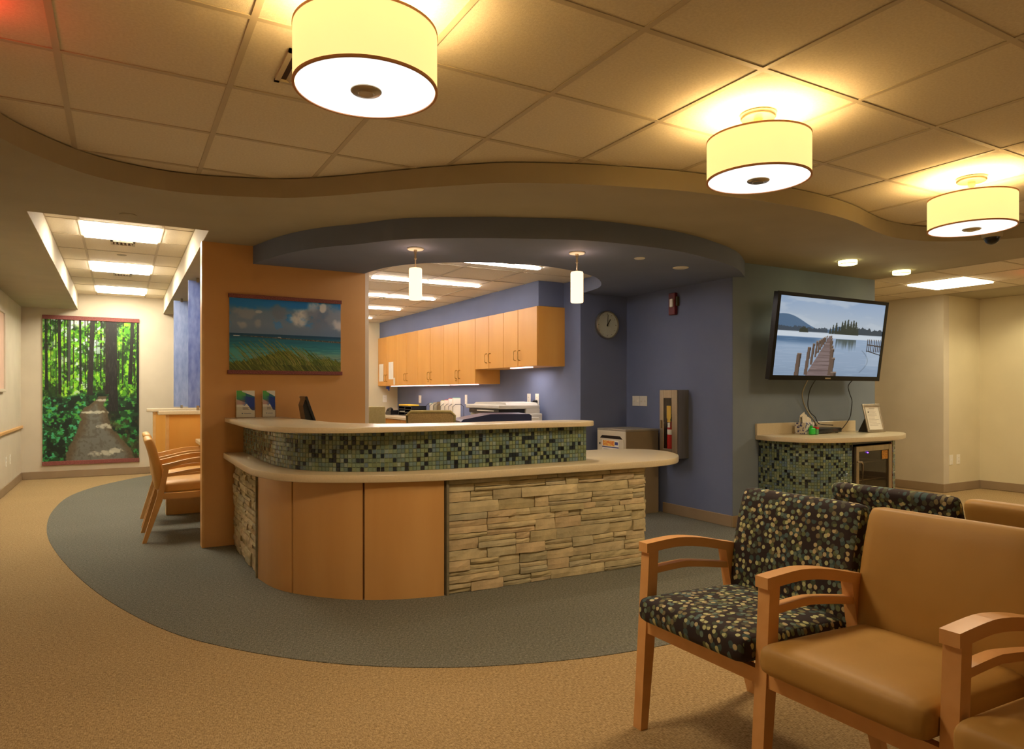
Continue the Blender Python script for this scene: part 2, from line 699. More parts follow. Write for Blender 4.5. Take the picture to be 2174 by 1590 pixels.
def cushion(a, b, c, r, n=10, puff=0.0):
    """rounded box with half sizes a,b,c; crowned by puff on +z"""
    bm = bmesh.new()
    bmesh.ops.create_cube(bm, size=2.0)
    bmesh.ops.subdivide_edges(bm, edges=list(bm.edges), cuts=n, use_grid_fill=True)
    for v in bm.verts:
        x, y, z = v.co
        # denser near the edges
        f = lambda t: math.sin(t * PI / 2)
        p = Vector((f(x) * a, f(y) * b, f(z) * c))
        q = Vector((max(-a + r, min(a - r, p.x)), max(-b + r, min(b - r, p.y)), max(-c + r, min(c - r, p.z))))
        d = p - q
        if d.length > 1e-6:
            p = q + d.normalized() * r
        if puff:
            u, w = p.x / a, p.y / b
            if p.z > 0:
                p.z += puff * max(0, 1 - u ** 4) * max(0, 1 - w ** 4) * (p.z / c)
        v.co = p
    return MB().from_bm(bm)


def uv_planar(me, fold):
    """UVs in metres; fold(co, normal) -> (u, v)"""
    uvl = me.uv_layers.new(name='UVMap')
    for p in me.polygons:
        for li in p.loop_indices:
            co = me.vertices[me.loops[li].vertex_index].co
            uvl.data[li].uv = fold(co, p.normal)


# ------------------------------------------------------------------ room shell
ZC, ZS, ZB = 2.502, 2.386, 2.244
T = 0.12

wave = [(-1.19, 2.30), (-0.86, 2.95), (-0.62, 3.55), (-0.482, 3.912), (-0.38, 4.09), (-0.199, 4.30), (-0.014, 4.41), (0.225, 4.46), (0.473, 4.43),
        (0.847, 4.285), (1.083, 4.10), (1.30, 3.885), (1.51, 3.67), (1.72, 3.48), (1.90, 3.34), (2.26, 3.165), (2.63, 3.04), (2.87, 2.975),
        (3.18, 2.93), (3.43, 2.895), (3.92, 2.885), (4.35, 2.93), (4.80, 3.04), (5.12, 3.085), (5.45, 3.03), (5.72, 2.86), (5.966, 2.58), (6.18, 2.1),
        (6.36, 1.4), (6.55, 0.6), (6.84, 0.1)]
waveS = smooth_curve(wave, 4)
bulk_out = smooth_curve([(0.922, 5.83), (1.02, 5.42), (1.13, 5.12), (1.27, 4.88), (1.43, 4.69), (1.66, 4.38), (2.04, 4.12), (2.36, 3.96), (2.72, 3.81),
                         (3.10, 3.755), (3.54, 3.757), (4.01, 3.865), (4.46, 4.04), (4.86, 4.31)], 5)
bulk_in = smooth_curve([(1.84, 5.83), (1.90, 5.47), (2.03, 5.21), (2.19, 5.05), (2.50, 4.86), (2.96, 4.75), (3.31, 4.80), (3.60, 4.92), (3.78, 5.04),
                        (3.98, 5.26), (4.11, 5.49), (4.18, 5.83)], 5)

# floor: tan carpet with the inlaid grey oval
struct('floor', MB().box(-1.4, 9.6, -3.6, 11.8, -0.1, 0.0), M_TAN)
oval = smooth_curve([(0.9, 11.55), (0.382, 11.296), (-0.02, 10.745), (-0.33, 10.15), (-0.53, 9.4), (-0.60, 8.45), (-0.59, 7.669), (-0.53, 6.918), (-0.42, 6.2),
                     (-0.26, 5.401), (-0.087, 4.72), (0.09, 4.18), (0.253, 3.80), (0.40, 3.56), (0.58, 3.32), (0.811, 3.075), (1.072, 2.872), (1.345, 2.72),
                     (1.72, 2.585), (2.10, 2.51), (2.55, 2.49), (3.1, 2.56), (3.7, 2.78), (4.25, 3.18), (4.62, 3.7), (4.76, 4.36)], 4)
struct('floor', MB().prism(oval + [(4.76, 5.84), (4.15, 5.84), (4.15, 11.55)], 0.0, 0.003), M_GREY)

# walls
struct('wall_left', MB().box(-1.19 - T, -1.19, -3.6, 11.68, 0, 2.75), M_CREAM)
struct('wall_back', MB().box(-1.19, 1.84, 11.56, 11.68, 0, 2.75), M_CREAM)
struct('wall_back', MB().box(1.84, 4.15, 11.26, 11.38, 0, 2.75), M_BEIGE)
struct('wall_divider', MB().box(1.80, 1.92, 5.94, 11.56, 0, 2.75), M_CREAM)
struct('wall_middle', MB().box(0.565, 1.849, 5.82, 5.94, 0, 2.75), M_ORANGE)
struct('trim_1', MB().box(0.548, 0.565, 5.815, 5.945, 0, 2.386), M_BEECH2)
struct('wall_reception', MB().box(4.15, 4.27, 5.96, 11.26, 0, 2.75), M_BLUE)
struct('wall_clock', MB().box(4.15, 4.76, 5.84, 5.96, 0, 2.75), M_BLUE)
struct('wall_right', MB().box(4.76, 4.88, 4.48, 5.96, 0, 2.75).box(4.76, 4.764, 4.361, 4.48, 0, 2.75), M_BLUE)
struct('wall_television', MB().box(4.764, 6.86, 4.36, 4.48, 0, 2.75), M_GBLUE)
struct('wall_passage', MB().box(6.74, 6.86, 4.48, 7.5, 0, 2.75), M_BEIGE)
struct('wall_passage', MB().box(6.86, 8.6, 7.4, 7.52, 0, 2.75), M_BEIGE)
struct('wall_far_right', MB().box(8.6, 8.72, 4.60, 7.5, 0, 2.75), M_CREAM)
struct('wall_far_right', MB().box(8.72, 9.42, 4.60, 4.72, 0, 2.75), M_BEIGE)
struct('wall_far_right', MB().box(9.42, 9.54, -3.6, 4.72, 0, 2.75), M_BEIGE)
struct('wall_front', MB().box(-1.3, 9.54, -3.7, -3.6, 0, 2.75), M_BEIGE)

# baseboards with a thin lighter foot
for i, (nm, x0, x1, y0, y1) in enumerate([
        ('baseboard_left', -1.19, -1.178, -3.6, 11.56), ('baseboard_back', -1.178, 1.80, 11.548, 11.56), ('baseboard_right', 4.748, 4.76, 4.36, 5.26),
        ('baseboard_television', 4.748, 5.09, 4.348, 4.36), ('baseboard_television', 6.56, 6.872, 4.348, 4.36),
        ('baseboard_far_right', 8.588, 8.60, 4.588, 7.4), ('baseboard_far_right', 8.60, 9.42, 4.588, 4.60), ('baseboard_far_right', 9.408, 9.42, -3.6, 4.588)]):
    b = struct(nm, MB().bevbox(x0, x1, y0, y1, 0.003, 0.105, 0.003), M_BASE)

# ceiling plenum slab with the tile grid hanging below it
ceil = struct('ceiling', MB().box(-1.3, 9.54, -3.7, 11.8, 2.75, 2.85), M_SOFF)


def tile_panels(parent, xs, ys, z, keep, gx=0.024, skip=()):
    """one lay-in tile per grid cell plus the joined grid of T bars"""
    cache = {}
    bars = set()
    g = MB()
    hx = gx / 2
    for i in range(len(xs) - 1):
        for j in range(len(ys) - 1):
            if not keep((xs[i] + xs[i + 1]) / 2, (ys[j] + ys[j + 1]) / 2):
                continue
            w, h = xs[i + 1] - xs[i], ys[j + 1] - ys[j]
            cx, cy = (xs[i] + xs[i + 1]) / 2, (ys[j] + ys[j + 1]) / 2
            # T bars round this cell
            for (a, b) in ((i, j), (i + 1, j)):
                if ('v', a, b) not in bars:
                    bars.add(('v', a, b))
                    g.box(xs[a] - hx, xs[a] + hx, ys[b], ys[b + 1], z, z + 0.003)
            for (a, b) in ((i, j), (i, j + 1)):
                if ('h', a, b) not in bars:
                    bars.add(('h', a, b))
                    g.box(xs[a] + hx, xs[a + 1] - hx, ys[b] - hx, ys[b] + hx, z, z + 0.003)
            if any(abs(cx - sx) < 0.2 and abs(cy - sy) < 0.2 for sx, sy in skip):
                continue
            key = (round(w, 3), round(h, 3))
            if key not in cache:
                cache[key] = mesh_of('ceiling_tile', MB().bevbox(-w / 2 + 0.006, w / 2 - 0.006, -h / 2 + 0.006, h / 2 - 0.006, 0, 0.016, 0.003), M_TILE)
            o = bpy.data.objects.new('ceiling_tile', cache[key])
            COL.objects.link(o)
            o.parent = parent
            o.location = (cx, cy, z + 0.0035 + rng.uniform(0, 0.001))
            o.rotation_euler = (rng.uniform(-.001, .001), rng.uniform(-.001, .001), 0)
    return g


P = 0.6096
xs = [-1.19] + [-0.21 + P * i for i in range(-1, 12)] + [6.84]
ys = [2.495 + P * j for j in range(-9, 5)]


def wave_y(x):
    for a, b in zip(waveS, waveS[1:]):
        if a[0] <= x <= b[0]:
            return a[1] + (b[1] - a[1]) * (x - a[0]) / max(1e-9, b[0] - a[0])
    return 0.0


def keep_main(cx, cy):
    return cy - 0.31 < max(wave_y(max(-1.18, cx - .3)), wave_y(min(6.83, cx + .3)), wave_y(min(6.8, max(-1.18, cx))))


g = tile_panels(ceil, xs, ys, ZC, keep_main)
part('ceiling_grid', g, M_GRID, ceil)

# cream soffit with its wavy edge, the corridor tray cut out of it
TX0, TX1, TY0, TY1 = -0.53, 0.56, 5.42, 11.555
soff = waveS + [(6.84, 4.40), (4.80, 4.40)] + [p for p in reversed(bulk_out) if p[0] < 4.80] + [(1.83, 5.83), (1.83, 11.56), (TX1, 11.56), (TX1, TY0), (TX0, TY0), (TX0, 11.56), (-1.19, 11.56)]
struct('ceiling', MB().prism(soff, ZS, ZC - 0.003), M_SOFF)
# raised sides of the wave and the corridor tray
tr = MB()
tr.box(TX0 - 0.03, TX0, TY0, TY1, ZC - 0.003, 2.70).box(TX1, TX1 + 0.03, TY0, TY1, ZC - 0.003, 2.70)
tr.box(TX0 - 0.03, TX1 + 0.03, TY0 - 0.03, TY0, ZC - 0.003, 2.70)
tr.box(TX0, TX0 + .003, TY0, TY1, ZS + .001, 2.70).box(TX1 - .003, TX1, TY0, TY1, ZS + .001, 2.70)
struct('trim_2', tr, M_CREAM)
# blue canopy over the desk
canopy = bulk_out + [(4.76, 4.36), (4.76, 5.84), (4.15, 5.84)] + list(reversed(bulk_in)) + []
struct('ceiling', MB().prism(canopy, ZB, ZS + 0.02), mat('canopy_blue', S(112, 122, 148), 0.8, S(116, 126, 152), 3))

# corridor tray ceiling
ZT = 2.61
xt = [TX0, -0.295, 0.315, TX1]
yt = [5.42, 5.95, 6.585, 7.22, 7.90, 8.56, 9.20, 9.86, 10.50, 11.16, 11.555]
lights_tray = [(0.01, (6.585 + 7.22) / 2), (0.01, (8.56 + 9.20) / 2), (0.01, (10.50 + 11.16) / 2)]
g = tile_panels(ceil, xt, yt, ZT, lambda a, b: True, 0.02, skip=lights_tray)
part('ceiling_grid', g, M_GRID, ceil)
# reception tile ceiling
xr = [1.9, 2.195, 2.805, 3.415, 4.15]
yr = [4.60, 5.18, 5.795, 6.41, 7.03, 7.65, 8.27, 8.89, 9.51, 10.13, 10.75, 11.26]
g = tile_panels(ceil, xr, yr, ZS, lambda a, b: b > 5.0 or a > 2.2, 0.02)
part('ceiling_grid', g, M_GRID, ceil)
struct('ceiling', MB().box(1.86, 4.30, 4.55, 11.3, ZS + 0.035, ZS + 0.06), M_CREAM)
# far right tile ceiling
xq = [6.84, 7.45, 8.07, 8.60]
yq = [-3.6, -2.96, -2.36, -1.74, -1.13, -0.52, 0.10, 0.71, 1.33, 1.94, 2.55, 3.17, 3.78, 4.39, 5.0, 5.62, 6.24, 6.86, 7.4]
g = tile_panels(ceil, xq, yq, ZS, lambda a, b: True, 0.02, skip=[(7.76, 4.085)])
part('ceiling_grid', g, M_GRID, ceil)
struct('ceiling', MB().box(8.60, 9.42, -3.6, 4.6, ZS - 0.004, ZS + 0.1), M_SOFF)
struct('trim_3', MB().box(6.82, 6.86, -3.6, 0.12, ZS, ZC + 0.03), M_SOFF)

# wood chair rail on the left wall
struct('trim_4', MB().bevbox(-1.19, -1.165, 4.0, 11.55, 0.715, 0.755, 0.006), M_BEECH2)
# soffit above the wall cabinets
struct('trim_5', MB().box(3.83, 4.15, 6.15, 11.26, 2.125, ZS + 0.03), M_BLUE)

# ------------------------------------------------------------------ ceiling lamps


def drum_lamp(x, y, label):
    t = thing('drum_lamp', label, 'ceiling lamp', (x, y, ZC), 'drum ceiling lamps')
    c = (x, y, 0)
    part('canopy', MB().lathe(c, [(0.0001, ZC - 0.022), (0.075, ZC - 0.022), (0.08, ZC - 0.016), (0.08, ZC - 0.001), (0.0001, ZC - 0.001)]), M_NICKEL, t, True)
    part('stem', MB().cyl(c, 0.012, 2.24, ZC - 0.02, 16).cyl(c, 0.02, ZC - 0.05, ZC - 0.02, 16), M_NICKEL, t, True)
    # open drum, thin wall
    part('shade', MB().lathe(c, [(0.23, 2.203), (0.23, 2.385), (0.227, 2.385), (0.227, 2.203)], 64, closed=True), M_SHADE, t, True)
    part('trim_ring', MB().lathe(c, [(0.232, 2.197), (0.232, 2.205), (0.224, 2.205), (0.224, 2.197)], 64, closed=True)
         .lathe(c, [(0.232, 2.379), (0.232, 2.387), (0.226, 2.387), (0.226, 2.379)], 64, closed=True), M_SHADERIM, t, True)
    sp = MB()
    for k in range(3):
        a = 2 * PI * k / 3 + 0.4
        sp.tube([(x, y, 2.36), (x + 0.227 * math.cos(a), y + 0.227 * math.sin(a), 2.375)], 0.003, 6)
    part('spider_arm', sp, M_NICKEL, t)
    part('diffuser', MB().lathe(c, [(0.0001, 2.196), (0.223, 2.2), (0.223, 2.206), (0.0001, 2.203)], 64), M_DIFF, t, True)
    f = part('finial', MB().lathe(c, [(0.0001, 2.183), (0.024, 2.184), (0.026, 2.187), (0.046, 2.19), (0.05, 2.194), (0.05, 2.198), (0.0001, 2.198)], 40), M_NICKEL, t, True)
    light('drum_lamp_light', 'POINT', (x, y, 2.295), 17, (1.0, 0.70, 0.33), 0.07)
    light('drum_lamp_down', 'AREA', (x, y, 2.18), 16, WARM, 0.42)
    return t


drum_lamp(0.696, 2.18, 'large drum ceiling lamp nearest the camera, cut by the top edge of the photo')
drum_lamp(2.57, 2.20, 'middle drum ceiling lamp with a visible round ceiling plate above the wavy soffit')
drum_lamp(4.454, 2.22, 'rightmost and smallest drum ceiling lamp, beside the security camera')


def troffer(x, y, w, h, z, m, label, group=None):
    t = thing('ceiling_light_panel', label, 'ceiling light', (x, y, z), group)
    fr = MB()
    for (a0, a1, b0, b1) in ((-w / 2, w / 2, -h / 2, -h / 2 + 0.012), (-w / 2, w / 2, h / 2 - 0.012, h / 2), (-w / 2, -w / 2 + 0.012, -h / 2, h / 2), (w / 2 - 0.012, w / 2, -h / 2, h / 2)):
        fr.box(x + a0, x + a1, y + b0, y + b1, z + 0.001, z + 0.02)
    part('frame', fr, M_WHITE, t)
    part('diffuser', MB().box(x - w / 2 + 0.012, x + w / 2 - 0.012, y - h / 2 + 0.012, y + h / 2 - 0.012, z - 0.014, z + 0.02), m, t)
    return t


for k, (lx, ly) in enumerate(lights_tray):
    troffer(lx, ly, 0.60, 0.625, ZT, M_TROF, ['square light panel nearest the camera in the raised corridor ceiling', 'middle square light panel of the raised corridor ceiling',
                                              'farthest square light panel of the corridor ceiling, by the forest picture wall'][k], 'corridor ceiling light panels')
troffer(7.76, 4.085, 0.60, 0.60, ZS, M_TROFR, 'square light panel in the ceiling at far right behind the television')
light('extra_room_light', 'AREA', (7.76, 2.2, 2.37), 34, NEUT, 0.6)  # extra light added out of view; no panel hangs here

for k, yy in enumerate([5.49, 6.735, 7.975, 9.19, 10.47]):
    lab = ['nearest fluorescent strip in the reception ceiling, half hidden by the blue canopy', 'long fluorescent strip crossing behind the left pendant lamp top',
           'fluorescent strip crossing behind the lower half of the left pendant lamp', 'short looking fluorescent strip next to last before the reception back wall',
           'farthest fluorescent strip in the reception ceiling, a short dash by the ochre wall'][k]
    t = thing('strip_light', lab, 'ceiling light', (2.82, yy, ZS), 'reception strip lights')
    part('housing', MB().box(2.205, 3.435, yy - 0.045, yy - 0.035, ZS - 0.006, ZS).box(2.205, 3.435, yy + 0.035, yy + 0.045, ZS - 0.006, ZS)
         .box(2.205, 2.215, yy - .035, yy + .035, ZS - 0.006, ZS).box(3.425, 3.435, yy - .035, yy + .035, ZS - 0.006, ZS), M_WHITE, t)
    part('lens', MB().box(2.216, 3.424, yy - 0.028, yy + 0.028, ZS - 0.018, ZS - 0.0005), M_STRIP, t)


def pendant(x, y, label):
    t = thing('pendant_lamp', label, 'pendant lamp', (x, y, ZB), 'pendant lamps over the desk')
    c = (x, y, 0)
    part('canopy', MB().lathe(c, [(0.0001, ZB - 0.012), (0.055, ZB - 0.011), (0.06, ZB - 0.006), (0.06, ZB - 0.0005), (0.0001, ZB - 0.0005)], 32), M_WHITE, t, True)
    part('stem', MB().cyl(c, 0.012, ZB - 0.035, ZB - 0.01, 16).cyl(c, 0.0075, ZB - 0.07, ZB - 0.035, 12).cyl(c, 0.01, ZB - 0.078, ZB - 0.07, 12)
         .cyl(c, 0.0045, 2.11, ZB - 0.075, 10).cyl(c, 0.009, 2.098, 2.112, 12), M_NICKEL, t, True)
    part('glass_shade', MB().lathe(c, [(0.0001, 1.874), (0.044, 1.874), (0.0465, 1.88), (0.0465, 2.09), (0.043, 2.10), (0.0001, 2.103)], 32), M_PEND, t, True)
    light('pendant_light', 'SPOT', (x, y, 1.868), 24, WARMSOFT, 0.04, (0, 0, 0), R(120), blend=0.4)
    light('pendant_glow', 'POINT', (x, y, 2.135), 0.8, (1.0, 0.62, 0.42), 0.02)
    return t


pendant(1.835, 4.613, 'left cylindrical glass pendant lamp above the reception desk')
pendant(2.926, 4.162, 'right cylindrical glass pendant lamp, near the clock')

for k, (dx, dy) in enumerate([(5.63, 3.83), (6.537, 3.885)]):
    t = thing('downlight', ['round glowing ceiling light nearer the blue canopy, above the television', 'round glowing ceiling light beside the tiled ceiling, right one of the pair'][k],
              'ceiling light', (dx, dy, ZS), 'small round ceiling lights above the television')
    part('trim_ring', MB().lathe((dx, dy, ZS), [(0.085, -0.004), (0.088, -0.0005), (0.07, -0.0005), (0.07, -0.004)], 32, closed=True), M_NICKEL, t, True)
    part('glass', MB().lathe((dx, dy, ZS), [(0.0001, -0.04), (0.07, -0.038), (0.078, -0.032), (0.078, -0.008), (0.0001, -0.003)], 32), M_DOWN, t, True)
    part('collar', MB().lathe((dx, dy, ZS), [(0.0795, -0.036), (0.0795, -0.031), (0.078, -0.031), (0.078, -0.036)], 32, closed=True), M_NICKEL, t, True)
    light('downlight_light', 'SPOT', (dx, dy, ZS - 0.045), 16, (1.0, 0.88, 0.58), 0.05, (0, 0, 0), R(130), blend=0.5)
    light('downlight_glow', 'POINT', (dx, dy, ZS - 0.055), 1.2, (1.0, 0.85, 0.4), 0.03)
light('downlight_light', 'SPOT', (8.95, 3.6, ZS - 0.05), 26, (1.0, 0.86, 0.54), 0.05, (0, 0, 0), R(150), blend=0.5)


def disc(name, label, cat, x, y, z, r, group=None, m=None):
    o = part(name, MB().lathe((0, 0, 0), [(0.0001, -0.006), (r * 0.92, -0.006), (r, -0.003), (r, 0), (0.0001, 0)], 32), m or M_WHITE, None, True)
    o.location = (x, y, z)
    return tag(o, label, cat, group)


disc('sprinkler_cover', 'round sprinkler cover in the cream soffit before the corridor ceiling', 'sprinkler', 0.043, 5.199, ZS, 0.052, 'ceiling discs', M_SOFF)
disc('sprinkler_cover', 'round disc in the raised corridor ceiling between first two light panels', 'sprinkler', 0.01, 8.06, ZT + 0.006, 0.045, 'ceiling discs', M_SOFF)
disc('sprinkler_cover', 'small round disc in the blue canopy, nearer the right pendant lamp', 'sprinkler', 3.468, 4.099, ZB, 0.042, 'ceiling discs')
disc('smoke_detector', 'larger round detector disc in the blue canopy near its right end', 'detector', 4.026, 4.242, ZB, 0.065, 'ceiling discs')
disc('speaker_disc', 'dark rimmed disc in the reception tile ceiling right of the left pendant', 'speaker', 2.22, 5.30, ZS, 0.045, 'ceiling discs', M_SOFF)

# security camera dome under the soffit at right
t = thing('security_camera', 'dark glass dome security camera beside the rightmost drum lamp', 'camera', (5.62, 2.66, ZC))
part('mount', MB().lathe((5.62, 2.66, 0), [(0.0001, 2.36), (0.06, 2.36), (0.066, 2.37), (0.066, 2.45), (0.05, 2.50), (0.0001, 2.50)], 32), M_SOFF, t, True)
prof = [(0.052 * math.sin(R(a)), 2.36 - 0.052 * math.cos(R(a))) for a in range(0, 91, 10)]
prof[0] = (0.0001, prof[0][1])
part('dome', MB().lathe((5.62, 2.66, 0), prof, 32), M_BLACK, t, True)


def vent(x, y, w, h, z, label, group, n=4):
    t = thing('air_vent', label, 'vent', (x, y, z), group)
    fr = MB()
    e = 0.02
    fr.box(x - w / 2, x + w / 2, y - h / 2, y - h / 2 + e, z - 0.006, z + 0.012).box(x - w / 2, x + w / 2, y + h / 2 - e, y + h / 2, z - 0.006, z + 0.012)
    fr.box(x - w / 2, x - w / 2 + e, y - h / 2, y + h / 2, z - 0.006, z + 0.012).box(x + w / 2 - e, x + w / 2, y - h / 2, y + h / 2, z - 0.006, z + 0.012)
    part('frame', fr, M_GRID, t)
    part('backing', MB().box(x - w / 2 + e, x + w / 2 - e, y - h / 2 + e, y + h / 2 - e, z + 0.004, z + 0.0055), M_DARKGAP, t)
    for k in range(n):
        cx = x - w / 2 + e + (w - 2 * e) * (k + 0.5) / n
        sl = MB().box(-0.012, 0.012, -h / 2 + e, h / 2 - e, -0.001, 0.001).xf(Matrix.Translation((cx, y, z)) @ Matrix.Rotation(R(35), 4, 'Y'))
        part('slat', sl, M_GRID, t)
    return t


vent(0.02, 7.41, 0.20, 0.17, ZT, 'small air vent just behind the nearest corridor light panel', 'corridor air vents', 5)
vent(0.02, 9.40, 0.19, 0.17, ZT, 'small air vent just behind the middle corridor light panel', 'corridor air vents', 5)
vent(0.70, 2.80, 0.30, 0.30, ZC, 'square air vent in the ceiling half hidden behind the large drum lamp', None, 4)
vent(2.75, 8.27, 0.22, 0.08, ZS, 'small air vent in the reception ceiling behind the left pendant lamp', None, 3)

# ------------------------------------------------------------------ reception desk
desk = thing('reception_desk', 'curved two level reception desk with stone, maple panels and a green mosaic band', 'reception desk', (2.0, 4.4, 0))
foot = [(0.76, 5.815), (0.762, 5.2), (0.772, 4.72)] + smooth_curve([(0.775, 4.70), (0.815, 4.45), (0.899, 4.249), (1.06, 4.045), (1.229, 3.90), (1.442, 3.80), (1.678, 3.745)], 6) + [(2.4, 3.725), (3.19, 3.70)]
sf = arclen(foot)
inner = offset_path(foot, 0.035)
inner2 = offset_path(foot, 0.14)
part('carcass', MB().prism(inner + list(reversed(inner2)), 0.003, 0.69), M_DARKGAP, desk)
# right end return of the stone wall
part('end_wall', MB().box(2.95, 3.165, 3.86, 4.45, 0.003, 0.69), M_CONS, desk)
part('side_panel', MB().box(0.85, 0.90, 4.9, 5.815, 0.003, 0.69), M_WOODP, desk)

slab_low = smooth_curve([(0.703, 5.80), (0.703, 5.3), (0.705, 4.65), (0.728, 4.45), (0.80, 4.20), (0.90, 4.05), (1.037, 3.945), (1.2, 3.85), (1.383, 3.775), (1.6, 3.715),
                         (1.85, 3.69), (2.4, 3.675), (3.0, 3.66), (3.25, 3.665), (3.47, 3.725), (3.64, 3.855), (3.76, 4.02), (3.83, 4.20), (3.83, 4.37),
                         (3.74, 4.50), (3.60, 4.575), (3.40, 4.595), (3.0, 4.59), (2.0, 4.59)], 6) + [(1.62, 4.75), (1.56, 5.0), (1.56, 5.815), (0.703, 5.815)]


def slab(poly, z0, z1, r=0.006):
    bm = bmesh.new()
    vs = [bm.verts.new((p[0], p[1], z0)) for p in poly]
    f = bm.faces.new(vs)
    e = bmesh.ops.extrude_face_region(bm, geom=[f])
    top = [v for v in e['geom'] if isinstance(v, bmesh.types.BMVert)]
    for v in top:
        v.co.z = z1
    bmesh.ops.recalc_face_normals(bm, faces=list(bm.faces))
    eds = [ed for ed in bm.edges if abs(ed.verts[0].co.z - ed.verts[1].co.z) < 1e-6]
    bmesh.ops.bevel(bm, geom=eds, offset=r, segments=2, affect='EDGES', profile=0.5)
    return MB().from_bm(bm)


part('lower_counter', slab(slab_low, 0.692, 0.737), M_STONE, desk, 35)
mos = smooth_curve([(0.85, 5.815), (0.852, 5.3), (0.857, 4.85), (0.878, 4.58), (0.945, 4.32), (1.07, 4.14), (1.23, 4.015), (1.45, 3.93), (1.83, 3.89), (2.3, 3.885), (2.825, 3.905)], 8)
mos_in = offset_path(mos, 0.008)
mos_in2 = offset_path(mos, 0.12)
part('mosaic_backing', MB().prism(mos_in + list(reversed(mos_in2)), 0.737, 0.978), M_GROUT, desk)
slab_up = smooth_curve([(0.712, 5.80), (0.712, 5.2), (0.715, 4.75), (0.74, 4.40), (0.81, 4.14), (0.92, 3.99), (1.05, 3.90), (1.22, 3.845), (1.5, 3.82), (1.9, 3.82), (2.3, 3.825), (2.72, 3.83),
                        (2.83, 3.855), (2.90, 3.92), (2.915, 3.99), (2.89, 4.07), (2.82, 4.13), (2.72, 4.15), (2.2, 4.15), (1.75, 4.16), (1.45, 4.25), (1.27, 4.50), (1.21, 4.85), (1.18, 5.3), (1.16, 5.80)], 6) + [(1.16, 5.815), (0.712, 5.815)]
part('upper_counter', slab(slab_up, 0.978, 1.012), M_STONE, desk, 35)

MOSCOL = [(S(124, 138, 104), 24), (S(116, 136, 116), 22), (S(108, 132, 128), 16), (S(138, 150, 120), 12), (S(104, 126, 138), 10), (S(36, 46, 54), 15), (S(24, 30, 38), 5), (S(146, 162, 150), 5)]


def mosaic(path, z0, z1, parent, pitch=0.0242, seed=3, pale=0.0):
    r = random.Random(seed)
    s = arclen(path)
    rows = int((z1 - z0) / pitch)
    ph = (z1 - z0) / rows
    n = int(s[-1] / pitch)
    pw = s[-1] / n
    gap = 0.0014
    mb = MB()
    cols = []
    pool = [c for c, w in MOSCOL for _ in range(w)]
    for i in range(n):
        p, tn = at_len(path, s, (i + 0.5) * pw)
        nx, ny = tn[1], -tn[0]  # outward: to the right of travel
        for j in range(rows):
            zc = z0 + (j + 0.5) * ph
            h = ph / 2 - gap
            w = pw / 2 - gap
            c = r.choice(pool)
            k = r.uniform(0.85, 1.15)
            c = tuple(min(1, x * k) for x in c[:3]) + (1,)
            tl = r.uniform(-0.0006, 0.0006)
            q = []
            for (a, b2) in ((-w, -h), (w, -h), (w, h), (-w, h)):
                q.append((p[0] + tn[0] * a - nx * 0.009, p[1] + tn[1] * a - ny * 0.009, zc + b2))
            for (a, b2) in ((-w, -h), (w, -h), (w, h), (-w, h)):
                q.append((p[0] + tn[0] * a - nx * 0.0015, p[1] + tn[1] * a - ny * 0.0015, zc + b2))
            e = 0.0014
            for (a, b2) in ((-w + e, -h + e), (w - e, -h + e), (w - e, h - e), (-w + e, h - e)):
                d = tl * (a / w)
                q.append((p[0] + tn[0] * a + nx * d, p[1] + tn[1] * a + ny * d, zc + b2))
            fs = [(8, 9, 10, 11)]
            for k2 in range(4):
                m2 = (k2 + 1) % 4
                fs.append((k2, m2, 4 + m2, 4 + k2))
                fs.append((4 + k2, 4 + m2, 8 + m2, 8 + k2))
            mb.add(q, fs)
            cols += [c] * 9
    o = part('mosaic_tile', mb, M_MOSAIC, parent, kind='stuff')
    at = o.data.attributes.new('Col', 'FLOAT_COLOR', 'FACE')
    at.data.foreach_set('color', np.array(cols, dtype=np.float32).ravel())
    return o


mosaic(mos, 0.737, 0.978, desk)
pr = [mos_in[-1], mos_in2[-1]]
mosaic([(2.829, 3.915), (2.829, 4.01)], 0.737, 0.978, desk, seed=9)

# maple panels round the corner, each its own bent board
ps = [(0.775, 4.70), (0.899, 4.249), (1.229, 3.90), (1.678, 3.745)]


def s_of(pt):
    return min(range(len(foot)), key=lambda i: math.dist(foot[i], pt))


idx = [sf[s_of(p)] for p in ps]
for k in range(3):
    a, b = idx[k] + 0.006, idx[k + 1] - 0.006
    outer, inn = [], []
    for q in range(17):
        p, tn = at_len(foot, sf, a + (b - a) * q / 16)
        outer.append(p)
        inn.append((p[0] - tn[1] * 0.03, p[1] + tn[0] * 0.03))
    part('wood_panel', MB().prism(outer + list(reversed(inn)), 0.003, 0.690), M_WOODP, desk, 30)


